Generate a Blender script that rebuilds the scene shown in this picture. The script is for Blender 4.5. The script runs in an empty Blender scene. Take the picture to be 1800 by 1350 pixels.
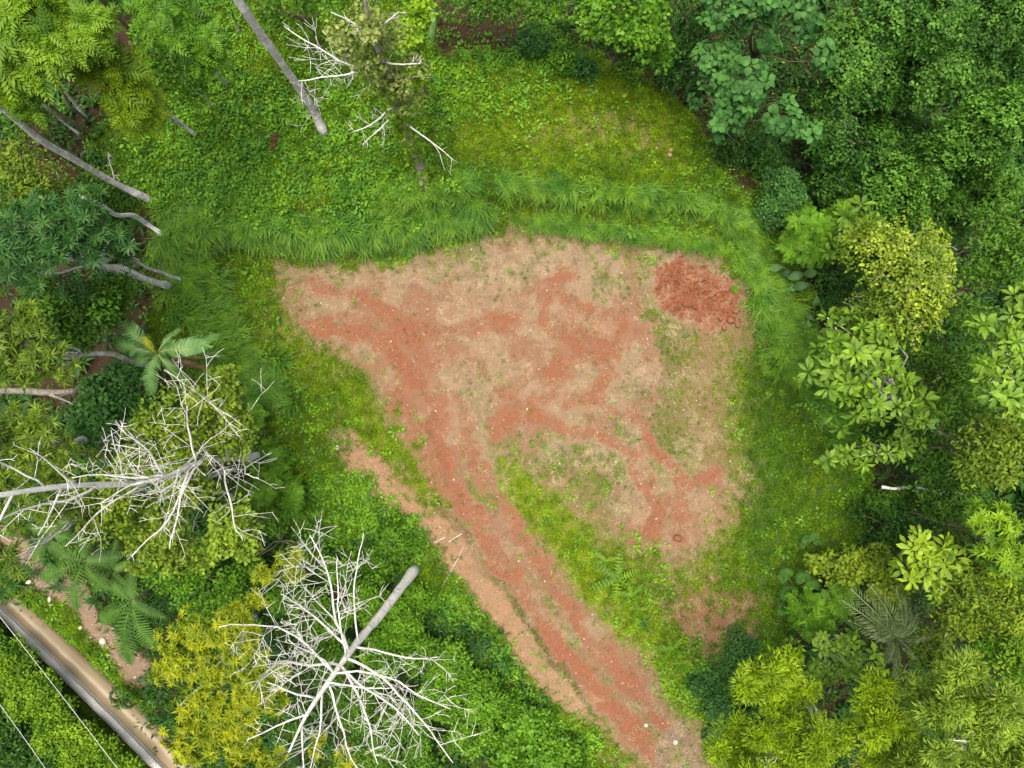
import bpy, math, random
import numpy as np
from mathutils import Vector, Matrix, Euler

# ------------------------------------------------------------------ camera, sky, sun, exposure
SC = bpy.context.scene
COL = SC.collection
CAM_H = 30.0
FPX = 1249.0                      # focal length in photo pixels (1800 wide)
cam_d = bpy.data.cameras.new('camera')
cam_d.sensor_fit = 'HORIZONTAL'
cam_d.sensor_width = 36.0
cam_d.lens = 36.0 * FPX / 1800.0
cam_d.clip_start = 0.1
cam_d.clip_end = 1000.0
cam = bpy.data.objects.new('camera', cam_d)
COL.objects.link(cam)
cam.location = (0, 0, CAM_H)
cam.rotation_euler = (math.atan(35 / FPX), -math.atan(20 / FPX), 0)
SC.camera = cam
RCAM = np.array(cam.rotation_euler.to_matrix())

SUN_EL, SUN_AZ = math.radians(83), math.radians(-60)    # azimuth from +Y (up in the photo) clockwise
world = bpy.data.worlds.new('World')
SC.world = world
world.use_nodes = True
wn = world.node_tree.nodes
wn.clear()
sky = wn.new('ShaderNodeTexSky')
sky.sky_type = 'NISHITA'
sky.sun_disc = False
sky.sun_elevation = SUN_EL
sky.sun_rotation = SUN_AZ
sky.air_density = 1.0
sky.dust_density = 9.0
sky.ozone_density = 0.0
bg = wn.new('ShaderNodeBackground')
bg.inputs['Strength'].default_value = 0.09
wo = wn.new('ShaderNodeOutputWorld')
world.node_tree.links.new(sky.outputs[0], bg.inputs[0])
world.node_tree.links.new(bg.outputs[0], wo.inputs[0])
sun_d = bpy.data.lights.new('sun', 'SUN')
sun_d.energy = 1.5
sun_d.angle = math.radians(45)
sun_d.color = (1.0, 0.91, 0.76)
sun = bpy.data.objects.new('sun', sun_d)
COL.objects.link(sun)
sdir = Vector((math.sin(SUN_AZ) * math.cos(SUN_EL), math.cos(SUN_AZ) * math.cos(SUN_EL), math.sin(SUN_EL)))
sun.rotation_euler = sdir.to_track_quat('Z', 'Y').to_euler()
sun.location = (0, 0, 60)
SC.view_settings.view_transform = 'Standard'
SC.view_settings.look = 'None'
SC.view_settings.exposure = 1.45
SC.view_settings.gamma = 1.0
SC.view_settings.use_curve_mapping = False
SC.render.engine = 'CYCLES'
SC.cycles.max_bounces = 5
SC.cycles.diffuse_bounces = 3
SC.cycles.glossy_bounces = 2
SC.cycles.transmission_bounces = 3
SC.cycles.use_denoising = True

rng = np.random.default_rng(7)
random.seed(7)

# ------------------------------------------------------------------ pixel <-> place helpers
def ray(u, v):
    d = RCAM @ np.array([(u - 900) / FPX, -(v - 675) / FPX, -1.0])
    return d

def P(u, v, z=0.0):
    d = ray(u, v)
    t = (z - CAM_H) / d[2]
    return np.array([d[0] * t, d[1] * t, z])

def proj(x, y, z):
    q = np.stack([x, y, z - CAM_H], -1) @ RCAM
    return 900 + FPX * q[..., 0] / -q[..., 2], 675 - FPX * q[..., 1] / -q[..., 2]

def mpp(h):
    return (CAM_H - h) / FPX

def sstep(a, b, x):
    t = np.clip((x - a) / (b - a), 0, 1)
    return t * t * (3 - 2 * t)

def _hash(ix, iy, s):
    h = (ix.astype(np.int64) * 374761393 + iy.astype(np.int64) * 668265263 + s * 974634777) & 0x7fffffff
    h = ((h ^ (h >> 13)) * 1274126177) & 0x7fffffff
    return ((h ^ (h >> 16)) & 0xffff) / 65535.0

def vnoise(x, y, s=0):
    ix, iy = np.floor(x), np.floor(y)
    fx, fy = x - ix, y - iy
    fx, fy = fx * fx * (3 - 2 * fx), fy * fy * (3 - 2 * fy)
    ix, iy = ix.astype(np.int64), iy.astype(np.int64)
    a, b = _hash(ix, iy, s), _hash(ix + 1, iy, s)
    c, d = _hash(ix, iy + 1, s), _hash(ix + 1, iy + 1, s)
    return (a * (1 - fx) + b * fx) * (1 - fy) + (c * (1 - fx) + d * fx) * fy

def fbm(x, y, s=0, o=4):
    r, a, t = 0, 0.5, 0
    for k in range(o):
        r = r + a * vnoise(x * 2 ** k + 17.3 * k, y * 2 ** k - 9.1 * k, s + k)
        t += a
        a *= 0.55
    return r / t

def seg_dist(x, y, poly, closed=False, along=False):
    best = np.full(np.shape(x), 1e9)
    arc = np.zeros(np.shape(x))
    run = 0.0
    n = len(poly)
    for i in range(n if closed else n - 1):
        ax, ay = poly[i]
        bx, by = poly[(i + 1) % n]
        dx, dy = bx - ax, by - ay
        t = np.clip(((x - ax) * dx + (y - ay) * dy) / (dx * dx + dy * dy + 1e-9), 0, 1)
        d = np.hypot(x - ax - t * dx, y - ay - t * dy)
        if along:
            L = math.hypot(dx, dy)
            arc = np.where(d < best, run + t * L, arc)
            run += L
        best = np.minimum(best, d)
    return (best, arc) if along else best

def inside(x, y, poly):
    r = np.zeros(np.shape(x), bool)
    n = len(poly)
    for i in range(n):
        ax, ay = poly[i]
        bx, by = poly[(i + 1) % n]
        c = (ay > y) != (by > y)
        with np.errstate(divide='ignore', invalid='ignore'):
            xi = (bx - ax) * (y - ay) / ((by - ay) if by != ay else 1e-9) + ax
        r ^= c & (x < xi)
    return r

# ------------------------------------------------------------------ terrain height
def w2(pts, z=0.0):
    return [tuple(P(u, v, z)[:2]) for u, v in pts]

PADFLAT = w2([(405, 452), (700, 440), (850, 398), (1000, 398), (1200, 422), (1300, 470), (1360, 570), (1420, 700), (1450, 800),
              (1400, 950), (1330, 1000), (1330, 1100), (1210, 1200), (1300, 1350), (1300, 1500), (1060, 1500), (950, 1250),
              (800, 1050), (640, 850), (520, 720), (450, 650), (390, 540)])
CTRL = [(300, 380, 1.3), (560, 300, 1.35), (800, 300, 1.25), (1000, 300, 1.15), (1200, 330, .9), (560, 60, 1.9), (850, 60, 1.6), (1050, 120, 1.2),
        (200, 420, 1.3), (100, 150, 1.9), (300, 600, .9), (150, 700, .3), (1330, 330, .4), (1450, 300, -1.2), (1650, 200, -2.2), (1800, 60, -2.5),
        (1500, 500, -1.1), (1700, 550, -2.6), (1560, 800, -.9), (1780, 850, -2.6), (1500, 950, -.3), (1500, 1200, -1.6), (1750, 1200, -2.8),
        (1350, 1330, -1.0), (700, 1050, -.5), (780, 1250, -.9), (1000, 1330, -.8), (560, 900, -.5), (430, 800, -.3), (400, 1000, -1.0), (500, 1250, -1.3),
        (250, 1000, -1.0), (120, 960, -1.0), (150, 1130, -1.6), (260, 1260, -1.7), (60, 1200, -1.7), (20, 1340, -1.9), (1300, 150, -.3)]
CW = [(*P(u, v, 0)[:2], z) for u, v, z in CTRL]
CANAL = [(-260, 815), (-60, 1000), (0, 1056), (55, 1105), (117, 1165), (195, 1238), (250, 1290), (312, 1350), (430, 1465), (640, 1670)]
CANALW = w2(CANAL, -1.7)

BUNDS = [w2([(305, 430), (330, 408), (420, 404), (560, 410), (700, 404), (800, 386), (900, 378), (1050, 390), (1180, 410), (1290, 440), (1340, 500), (1375, 600), (1430, 710)], 1.0),
         w2([(330, 365), (480, 360), (640, 352), (760, 335), (900, 327), (1060, 337), (1200, 352), (1310, 392)], 1.2)]

def height(x, y):
    x, y = np.asarray(x, float), np.asarray(y, float)
    num = np.zeros(x.shape)
    den = np.zeros(x.shape)
    for cx, cy, z in CW:
        w = 1.0 / (((x - cx) ** 2 + (y - cy) ** 2 + 1.5) ** 1.6)
        num += w * z
        den += w
    base = num / den
    ins = inside(x, y, PADFLAT)
    d = np.where(ins, 0, seg_dist(x, y, PADFLAT, True))
    k = np.where(base > 0.1, sstep(0, 1.5, d), sstep(0, 4.5, d))
    h = base * k
    out = np.clip(1 - d / 1.5, 0, 1)
    h = h + (fbm(x * .35, y * .35, 3) - .5) * .28 * (1 - .75 * out) + (fbm(x * 1.6, y * 1.6, 5) - .5) * .06
    for B in BUNDS:
        h = h + .42 * np.exp(-(seg_dist(x, y, B) / .42) ** 2)
    dc = seg_dist(x, y, CANALW)
    h = h - .6 * sstep(1.0, .62, dc)
    return h

def under(u, v, h):
    """foot, straight below the point seen at (u, v) that is h above the ground"""
    z = 0.0
    for _ in range(6):
        p = P(u, v, z + h)
        z = float(height(p[0:1], p[1:2])[0])
    return np.array([p[0], p[1], z])

def G(u, v):
    z = 0.0
    for _ in range(6):
        p = P(u, v, z)
        z = float(height(p[0:1], p[1:2])[0])
    return P(u, v, z)

# ------------------------------------------------------------------ what grows where (photo-measured outlines, evaluated per place)
PAD = [(480, 470), (570, 458), (690, 472), (770, 440), (860, 412), (960, 402), (1080, 415), (1180, 435), (1240, 440), (1310, 510), (1318, 590),
       (1270, 630), (1255, 700), (1265, 770), (1280, 850), (1260, 920), (1200, 985), (1120, 955), (1060, 930), (980, 880), (900, 835), (895, 870),
       (960, 960), (1060, 1080), (1150, 1185), (1240, 1290), (1300, 1400), (1130, 1400), (1090, 1290), (1000, 1200), (930, 1120), (850, 1000),
       (790, 900), (740, 800), (680, 720), (650, 650), (570, 600), (510, 555)]
RUT_L = [(690, 610), (760, 720), (800, 840), (850, 950), (930, 1065), (1030, 1185), (1100, 1270), (1180, 1370)]
RUT_R = [(790, 690), (835, 800), (885, 900), (955, 1010), (1035, 1110), (1095, 1185), (1180, 1290)]
TRACKS = [   # centre line, half width in photo px, strength
    ([(555, 500), (600, 512), (653, 530), (687, 560), (720, 585), (773, 578), (833, 573), (905, 567)], 12, .95),
    ([(545, 575), (600, 573), (653, 582), (680, 610), (700, 640), (712, 680), (690, 720)], 12, 1),
    ([(700, 590), (735, 612), (755, 650), (768, 690), (762, 750), (790, 820)], 13, .9),
    (RUT_L, 14, 1), (RUT_R, 11, .85), ([(690, 690), (730, 770), (790, 860)], 16, .7),
    ([(985, 475), (963, 517), (960, 560), (977, 590), (1017, 610), (1067, 630), (1070, 657), (1045, 690), (1013, 698)], 13, 1),
    ([(983, 523), (1033, 537), (1090, 547), (1100, 583), (1077, 625)], 12, .9), ([(1005, 560), (1045, 585), (1075, 612)], 15, .9),
    ([(880, 690), (937, 660), (975, 655), (1013, 637), (1040, 615)], 12, .9), ([(860, 742), (925, 700), (990, 690)], 10, .8),
    ([(873, 762), (900, 735), (953, 722), (1000, 742), (1043, 768), (1083, 787), (1120, 810), (1147, 850), (1170, 890), (1150, 945)], 11, 1),
    ([(1040, 690), (1063, 700), (1120, 750), (1160, 793), (1190, 830), (1205, 852), (1250, 838)], 10, 1),
    ([(1207, 850), (1200, 900), (1190, 945)], 13, .8), ([(1150, 890), (1225, 918)], 12, .6), ([(640, 480), (760, 520), (880, 500)], 9, .45),
    ([(1100, 470), (1130, 540), (1125, 610), (1150, 700)], 9, .4), ([(820, 520), (900, 530), (960, 500)], 10, .5), ([(1180, 900), (1120, 960)], 10, .6)]
TAN = [(560, 745), (650, 810), (740, 890), (810, 980), (880, 1080), (960, 1180), (1035, 1245)]
MOUND = [(1152, 480), (1195, 458), (1250, 480), (1305, 520), (1308, 565), (1275, 582), (1200, 582), (1165, 540)]
CROWN_LEFT = [(-300, -300), (240, -300), (250, 60), (230, 160), (140, 240), (215, 330), (290, 420), (290, 520), (240, 590), (330, 640), (370, 720), (-300, 720)]
FOREST_R = [(1000, -300), (1000, 70), (1120, 120), (1230, 210), (1300, 280), (1350, 330), (1370, 420), (1420, 520), (1480, 700), (1520, 780), (1540, 900),
            (1480, 1000), (1400, 1040), (1400, 1090), (1290, 1230), (1320, 1400), (1320, 1700), (2200, 1700), (2200, -300)]
FOREST_B = [(-300, 720), (370, 720), (450, 760), (470, 900), (560, 960), (680, 940), (740, 1050), (860, 1120), (960, 1250), (1020, 1400), (1020, 1600),
            (300, 1600), (330, 1350), (260, 1270), (250, 1180), (140, 1050), (-300, 900)]

def masks(x, y, z):
    u, v = proj(x, y, z)
    nb = fbm(x * .5, y * .5, 11) - .5
    nm = fbm(x * 1.7, y * 1.7, 12) - .5
    nf = fbm(x * 5, y * 5, 13, 3) - .5
    u = u + 46 * nb + 24 * nm
    v = v + 46 * (fbm(x * .5, y * .5, 21) - .5) + 24 * (fbm(x * 1.7, y * 1.7, 22) - .5)
    edge = seg_dist(u, v, PAD, True)
    sd = np.where(inside(u, v, PAD), edge, -edge)
    wide = 34 + 75 * sstep(470, 600, v) * (.35 + .65 * sstep(1000, 1150, u) + .5 * sstep(640, 560, u))
    pad = sstep(-1, 1, (sd + 60 * nf + 30 * nm - 6) / wide)
    red = np.zeros(u.shape)
    patch = .78 + .22 * sstep(.34, .56, fbm(x * 1.3, y * 1.3, 17, 3))
    for pts, w, st in TRACKS:
        red = np.maximum(red, st * patch * sstep(w * 2.2, w * .35, seg_dist(u, v, pts) + 9 * nm + 16 * nf))
    for cx, cy, sx, rad, st in ((1030, 590, 1, 120, .62), (800, 590, .5, 170, .50), (640, 560, .6, 130, .36), (1190, 910, .8, 120, .42), (1260, 1090, .9, 80, .3), (760, 780, 1.0, 140, .5), (900, 1000, .7, 110, .38), (1060, 1180, .7, 110, .38), (960, 690, .5, 130, .42)):
        red = np.maximum(red, st * patch * sstep(rad, rad * .25, np.hypot((u - cx) * sx, v - cy) + 50 * nm + 20 * nf))
    mound = sstep(-18, 22, np.where(inside(u, v, MOUND), 1, -1) * seg_dist(u, v, MOUND, True) + 26 * nf)
    straw = pad * sstep(.38, .62, fbm(x * .9, y * .9, 31) + .25 * sstep(560, 430, v) + .12 * nf)
    straw = np.maximum(straw, .9 * pad * sstep(80, 20, np.hypot((u - 700) * .8 - 90, (v - 690)) + 30 * nm))
    lawnbare = .30 * sstep(34, 8, seg_dist(u, v, [(940, 245), (1010, 232), (1080, 222), (1140, 238)]) + 34 * nm + 20 * nf)
    tan = .92 * sstep(44, 10, seg_dist(u, v, TAN) + 34 * nm + 30 * nf) * sstep(545, 650, u + 40 * nm)
    pinkp = .8 * sstep(125, 25, np.hypot((u - 1250) * .85, (v - 1090)) + 90 * nm + 60 * nf)
    gpad = .85 * sstep(.52, .72, fbm(x * .8, y * .8, 41) + .28 * nf + .14 * sstep(880, 1150, u) + .10 * sstep(620, 800, v) + .16 * sstep(150, 10, sd) - .1 * sstep(520, 430, v) + .13 * sstep(1080, 1230, u) * sstep(560, 620, v) + .12 * sstep(600, 520, u))
    lefty = .62 * sstep(42, 16, seg_dist(u, v, [(520, 640), (600, 690), (660, 745), (720, 820), (770, 880)]) + 20 * nm)
    mid = sstep(62, 26, seg_dist(u, v, [(890, 850), (960, 900), (1020, 970), (1090, 1060), (1190, 1170), (1230, 1230)]) + 24 * nm)
    strip = .85 * sstep(11, 3, seg_dist(u, v, [(860, 1010), (920, 1090), (990, 1180), (1060, 1255)]) + 10 * nm)
    hump = .55 * sstep(16, 4, seg_dist(u, v, [(900, 1000), (1000, 1110), (1100, 1230), (1170, 1330)]) + 16 * nm + 14 * nf)
    soil = np.maximum.reduce([pad, tan, pinkp * .8])
    green = 1 - soil
    green = np.maximum(green, pad * gpad * .8 * (1 - red))
    green = np.maximum.reduce([green, lefty * (1 - .5 * red), mid, strip, hump])
    green = green * (1 - .95 * np.maximum(red * (pad > .4), mound)) * (1 - lawnbare)
    straw = np.maximum(straw, lawnbare)
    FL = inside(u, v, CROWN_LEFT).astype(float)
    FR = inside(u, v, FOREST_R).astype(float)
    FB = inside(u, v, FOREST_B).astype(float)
    dirtp = .9 * sstep(27, 6, seg_dist(u, v, [(-260, 760), (20, 945), (85, 1008), (140, 1062), (185, 1112), (222, 1160), (262, 1192)]) + 18 * nm)
    litter = np.maximum(FL * sstep(.40, .60, fbm(x * .6, y * .6, 51) + .2 * nf + .1), .7 * FR)
    litter = np.maximum(litter, .8 * sstep(40, 14, seg_dist(u, v, [(1225, 180), (1280, 260), (1320, 310)]) + 18 * nm))
    litter = np.maximum(litter, .8 * sstep(60, 24, seg_dist(u, v, [(800, 40), (910, 50)]) + 30 * nm))
    wallside = seg_dist(u, v, CANAL)
    hedge_side = (v - np.interp(u, [p[0] for p in CANAL], [p[1] for p in CANAL])) > 8
    yellow = np.clip(.20 + .5 * nb + .6 * sstep(120, 20, np.abs(v - 215 - .06 * (u - 1000)) + 220 * (np.abs(u - 1000) > 210)) + .45 * lefty + .45 * mid
                     - .55 * sstep(1290, 1420, u) * sstep(540, 700, v) - .3 * FB, 0, 1)  # right-hand grass is a darker green, with tree shade painted into its tone
    yellow = np.clip(yellow + .3 * sstep(90, 20, np.abs(sd)) * (u > 420) * (u < 1300), 0, 1)
    gravel = np.maximum(dirtp, sstep(70, 25, np.hypot((u - 1195), (v - 1330)) + 30 * nm))
    green = green * (1 - dirtp) * (1 - .8 * litter)
    flat = np.clip(sstep(1150, 1260, u) * (v > 540) * (v < 1120) + sstep(250, 150, np.hypot((u - 1020) * .9, (v - 250) * 1.6)) + lefty + .8 * sstep(-120, -20, sd) * (v > 470), 0, 1)
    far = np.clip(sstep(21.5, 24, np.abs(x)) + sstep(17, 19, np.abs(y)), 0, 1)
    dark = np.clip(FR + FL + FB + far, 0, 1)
    canal = sstep(17, 13, wallside)
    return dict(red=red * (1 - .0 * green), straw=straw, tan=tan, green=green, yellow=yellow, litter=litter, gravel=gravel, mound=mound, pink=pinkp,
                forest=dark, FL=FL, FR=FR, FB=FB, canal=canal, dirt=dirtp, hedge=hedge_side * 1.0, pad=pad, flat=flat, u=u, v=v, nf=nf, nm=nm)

# ------------------------------------------------------------------ mesh helpers
def mesh_np(name, V, T=None, Q=None, tint=None, smooth=False, mat=None):
    me = bpy.data.meshes.new(name)
    V = np.ascontiguousarray(V, np.float32)
    T = np.zeros((0, 3), np.int32) if T is None else np.asarray(T, np.int32).reshape(-1, 3)
    Q = np.zeros((0, 4), np.int32) if Q is None else np.asarray(Q, np.int32).reshape(-1, 4)
    me.vertices.add(len(V))
    me.vertices.foreach_set('co', V.ravel())
    me.loops.add(T.size + Q.size)
    me.loops.foreach_set('vertex_index', np.concatenate([T.ravel(), Q.ravel()]).astype(np.int32))
    me.polygons.add(len(T) + len(Q))
    st = np.concatenate([np.arange(len(T)) * 3, T.size + np.arange(len(Q)) * 4]).astype(np.int32)
    me.polygons.foreach_set('loop_start', st)
    if smooth:
        me.polygons.foreach_set('use_smooth', np.ones(len(T) + len(Q), bool))
    if tint is not None:
        a = me.attributes.new('tint', 'FLOAT', 'POINT')
        a.data.foreach_set('value', np.ascontiguousarray(tint, np.float32))
    me.update(calc_edges=True)
    if mat:
        me.materials.append(mat)
    return me

def tag(o, label=None, cat=None, group=None, kind=None):
    if label: o['label'] = label
    if cat: o['category'] = cat
    if group: o['group'] = group
    if kind: o['kind'] = kind
    return o

def link(name, me, parent=None):
    o = bpy.data.objects.new(name, me)
    COL.objects.link(o)
    if parent is not None:
        o.parent = parent
        o.matrix_parent_inverse = Matrix.Translation(-Vector(parent.location))
    return o

def thing(name, loc, label, cat, group=None):
    o = bpy.data.objects.new(name, None)
    o.empty_display_size = 0.3
    COL.objects.link(o)
    o.location = tuple(loc)
    return tag(o, label, cat, group)

class Acc:
    """collects geometry (with a tint per vertex) into one mesh"""
    def __init__(s):
        s.V, s.T, s.Q, s.A, s.n = [], [], [], [], 0
    def add(s, V, T=None, Q=None, tint=0.5):
        V = np.asarray(V, float).reshape(-1, 3)
        s.V.append(V)
        if T is not None and len(T): s.T.append(np.asarray(T) + s.n)
        if Q is not None and len(Q): s.Q.append(np.asarray(Q) + s.n)
        s.A.append(np.broadcast_to(np.asarray(tint, float), (len(V),)))
        s.n += len(V)
    def mesh(s, name, mat, smooth=False):
        return mesh_np(name, np.concatenate(s.V), np.concatenate(s.T) if s.T else None, np.concatenate(s.Q) if s.Q else None,
                       np.concatenate(s.A), smooth, mat)

def basis(d, n):
    """matrices whose x is d, z near n"""
    d = d / (np.linalg.norm(d, axis=-1, keepdims=True) + 1e-9)
    y = np.cross(n, d)
    y /= (np.linalg.norm(y, axis=-1, keepdims=True) + 1e-9)
    z = np.cross(d, y)
    return np.stack([d, y, z], -1)

def tile(acc, tpl, M, Tr, tint):
    """copies of a template (V,T,A) at N frames"""
    V, T, A = tpl
    N = len(Tr)
    if N == 0: return
    W = np.einsum('nij,vj->nvi', M, V) + Tr[:, None, :]
    F = (T[None] + (np.arange(N) * len(V))[:, None, None]).reshape(-1, 3)
    acc.add(W.reshape(-1, 3), F, None, (np.clip(A[None, :] + np.asarray(tint)[:, None], 0, 1)).ravel())

def tube(acc, pts, rad, sides=6, tint=.5, cap=True):
    pts = np.asarray(pts, float)
    n = len(pts)
    tan = np.gradient(pts, axis=0)
    tan /= np.linalg.norm(tan, axis=1, keepdims=True) + 1e-9
    ref = np.array([0.31, 0.2, .93]) if abs(tan[0] @ np.array([0.31, .2, .93])) < .9 else np.array([1., 0, 0])
    a = np.cross(tan, ref)
    a /= np.linalg.norm(a, axis=1, keepdims=True) + 1e-9
    b = np.cross(tan, a)
    th = np.arange(sides) / sides * 2 * np.pi
    ring = pts[:, None] + np.asarray(rad, float)[:, None, None] * (a[:, None] * np.cos(th)[None, :, None] + b[:, None] * np.sin(th)[None, :, None])
    V = ring.reshape(-1, 3)
    i = np.arange(n - 1)[:, None] * sides
    k = np.arange(sides)[None]
    Q = np.stack([i + k, i + (k + 1) % sides, i + sides + (k + 1) % sides, i + sides + k], -1).reshape(-1, 4)
    T = None
    if cap:
        V = np.concatenate([V, pts[:1], pts[-1:] + tan[-1:] * rad[-1] * .4])
        T = [[n * sides, (j + 1) % sides, j] for j in range(sides)] + [[n * sides + 1, (n - 1) * sides + j, (n - 1) * sides + (j + 1) % sides] for j in range(sides)]
    acc.add(V, T, Q, tint)

def bend(p0, p1, n, wob, R):
    """wandering path between two points"""
    p0, p1 = np.asarray(p0, float), np.asarray(p1, float)
    t = np.linspace(0, 1, n)[:, None]
    L = np.linalg.norm(p1 - p0)
    w = np.cumsum(R.normal(0, 1, (n, 3)), 0)
    w = w - w[0] - t * (w[-1] - w[0])
    return p0 + (p1 - p0) * t + w * wob * L / math.sqrt(n)

# ------------------------------------------------------------------ materials
def new_mat(name):
    m = bpy.data.materials.new(name)
    m.use_nodes = True
    nt = m.node_tree
    nt.nodes.clear()
    out = nt.nodes.new('ShaderNodeOutputMaterial')
    return m, nt, out

def N(nt, typ, **kw):
    n = nt.nodes.new(typ)
    for k, v in kw.items():
        setattr(n, k, v)
    return n

def mixc(nt, fac, a, b, blend='MIX'):
    n = N(nt, 'ShaderNodeMix', data_type='RGBA', blend_type=blend)
    for sock, val in ((0, fac), (6, a), (7, b)):
        if isinstance(val, bpy.types.NodeSocket): nt.links.new(val, n.inputs[sock])
        elif isinstance(val, (int, float)): n.inputs[sock].default_value = val
        else: n.inputs[sock].default_value = (*val, 1)
    return n.outputs[2]

def math_n(nt, op, a, b=0.0, c=None, clamp=False):
    n = N(nt, 'ShaderNodeMath', operation=op, use_clamp=clamp)
    for i, val in enumerate((a, b) if c is None else (a, b, c)):
        if isinstance(val, bpy.types.NodeSocket): nt.links.new(val, n.inputs[i])
        else: n.inputs[i].default_value = val
    return n.outputs[0]

def attr(nt, name, typ='GEOMETRY'):
    return N(nt, 'ShaderNodeAttribute', attribute_name=name, attribute_type=typ).outputs['Fac']

def noise(nt, scale, detail=4, rough=.6, vec=None):
    n = N(nt, 'ShaderNodeTexNoise')
    n.inputs['Scale'].default_value = scale
    n.inputs['Detail'].default_value = detail
    n.inputs['Roughness'].default_value = rough
    if vec: nt.links.new(vec, n.inputs['Vector'])
    return n.outputs['Fac']

def ramp(nt, x, a, b):
    n = N(nt, 'ShaderNodeMapRange', interpolation_type='SMOOTHSTEP')
    nt.links.new(x, n.inputs[0])
    n.inputs[1].default_value, n.inputs[2].default_value = a, b
    return n.outputs[0]

def leaf_mat(name, old, young, rough=.5, trans=.28, spec=.2, instancer=False):
    m, nt, out = new_mat(name)
    t = attr(nt, 'tint')
    rnd = N(nt, 'ShaderNodeObjectInfo').outputs['Random']
    f = math_n(nt, 'MULTIPLY_ADD', rnd, .35, t)
    f = math_n(nt, 'SUBTRACT', f, .17, clamp=True)
    if instancer:
        f = math_n(nt, 'MULTIPLY_ADD', attr(nt, 'tone', 'INSTANCER'), .75, math_n(nt, 'MULTIPLY', f, .5), clamp=True)
    c = mixc(nt, f, old, young)
    pos = N(nt, 'ShaderNodeNewGeometry').outputs['Position']
    c = mixc(nt, ramp(nt, noise(nt, 2.1, 2, .5, pos), .3, .7), c, mixc(nt, .55, c, (old[0] * .55, old[1] * .6, old[2] * .6)))
    bs = N(nt, 'ShaderNodeBsdfPrincipled')
    nt.links.new(c, bs.inputs['Base Color'])
    bs.inputs['Roughness'].default_value = rough
    bs.inputs['Specular IOR Level'].default_value = spec
    tr = N(nt, 'ShaderNodeBsdfTranslucent')
    nt.links.new(mixc(nt, .4, c, (.17, .40, .02)), tr.inputs['Color'])
    mx = N(nt, 'ShaderNodeMixShader')
    mx.inputs[0].default_value = trans
    nt.links.new(bs.outputs[0], mx.inputs[1])
    nt.links.new(tr.outputs[0], mx.inputs[2])
    nt.links.new(mx.outputs[0], out.inputs[0])
    return m

def bark_mat(name, a, b, lichen, amount=.5, scale=6):
    m, nt, out = new_mat(name)
    pos = N(nt, 'ShaderNodeNewGeometry').outputs['Position']
    mp = N(nt, 'ShaderNodeMapping')
    mp.inputs['Scale'].default_value = (.55, .55, 2.6)
    nt.links.new(pos, mp.inputs['Vector'])
    band = noise(nt, scale * .8, 5, .7, mp.outputs[0])
    c = mixc(nt, noise(nt, scale * 3, 5, .7, pos), a, b)
    c = mixc(nt, math_n(nt, 'MULTIPLY', ramp(nt, noise(nt, scale * .7, 5, .65, pos), .45, .62), amount), c, lichen)
    c = mixc(nt, math_n(nt, 'MULTIPLY', ramp(nt, band, .54, .62), .6), c, tuple(x * .5 for x in a))
    c = mixc(nt, math_n(nt, 'MULTIPLY', ramp(nt, noise(nt, scale * .55, 4, .65, pos), .58, .68), .6), c, tuple(x * .4 for x in a))
    bs = N(nt, 'ShaderNodeBsdfPrincipled')
    nt.links.new(c, bs.inputs['Base Color'])
    bs.inputs['Roughness'].default_value = .85
    bs.inputs['Specular IOR Level'].default_value = .15
    bp = N(nt, 'ShaderNodeBump')
    bp.inputs['Strength'].default_value = .8
    bp.inputs['Distance'].default_value = .04
    nt.links.new(noise(nt, scale * 4, 5, .7, pos), bp.inputs['Height'])
    nt.links.new(bp.outputs[0], bs.inputs['Normal'])
    nt.links.new(bs.outputs[0], out.inputs[0])
    return m

def plain_mat(name, a, b, scale=8, rough=.85, spec=.2):
    m, nt, out = new_mat(name)
    pos = N(nt, 'ShaderNodeNewGeometry').outputs['Position']
    c = mixc(nt, ramp(nt, noise(nt, scale, 5, .7, pos), .3, .7), a, b)
    rnd = N(nt, 'ShaderNodeObjectInfo').outputs['Random']
    c = mixc(nt, math_n(nt, 'MULTIPLY', rnd, .5), c, tuple(x * .6 for x in a))
    bs = N(nt, 'ShaderNodeBsdfPrincipled')
    nt.links.new(c, bs.inputs['Base Color'])
    bs.inputs['Roughness'].default_value = rough
    bs.inputs['Specular IOR Level'].default_value = spec
    bp = N(nt, 'ShaderNodeBump')
    bp.inputs['Strength'].default_value = .6
    bp.inputs['Distance'].default_value = .02
    nt.links.new(noise(nt, scale * 4, 5, .7, pos), bp.inputs['Height'])
    nt.links.new(bp.outputs[0], bs.inputs['Normal'])
    nt.links.new(bs.outputs[0], out.inputs[0])
    return m

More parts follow.
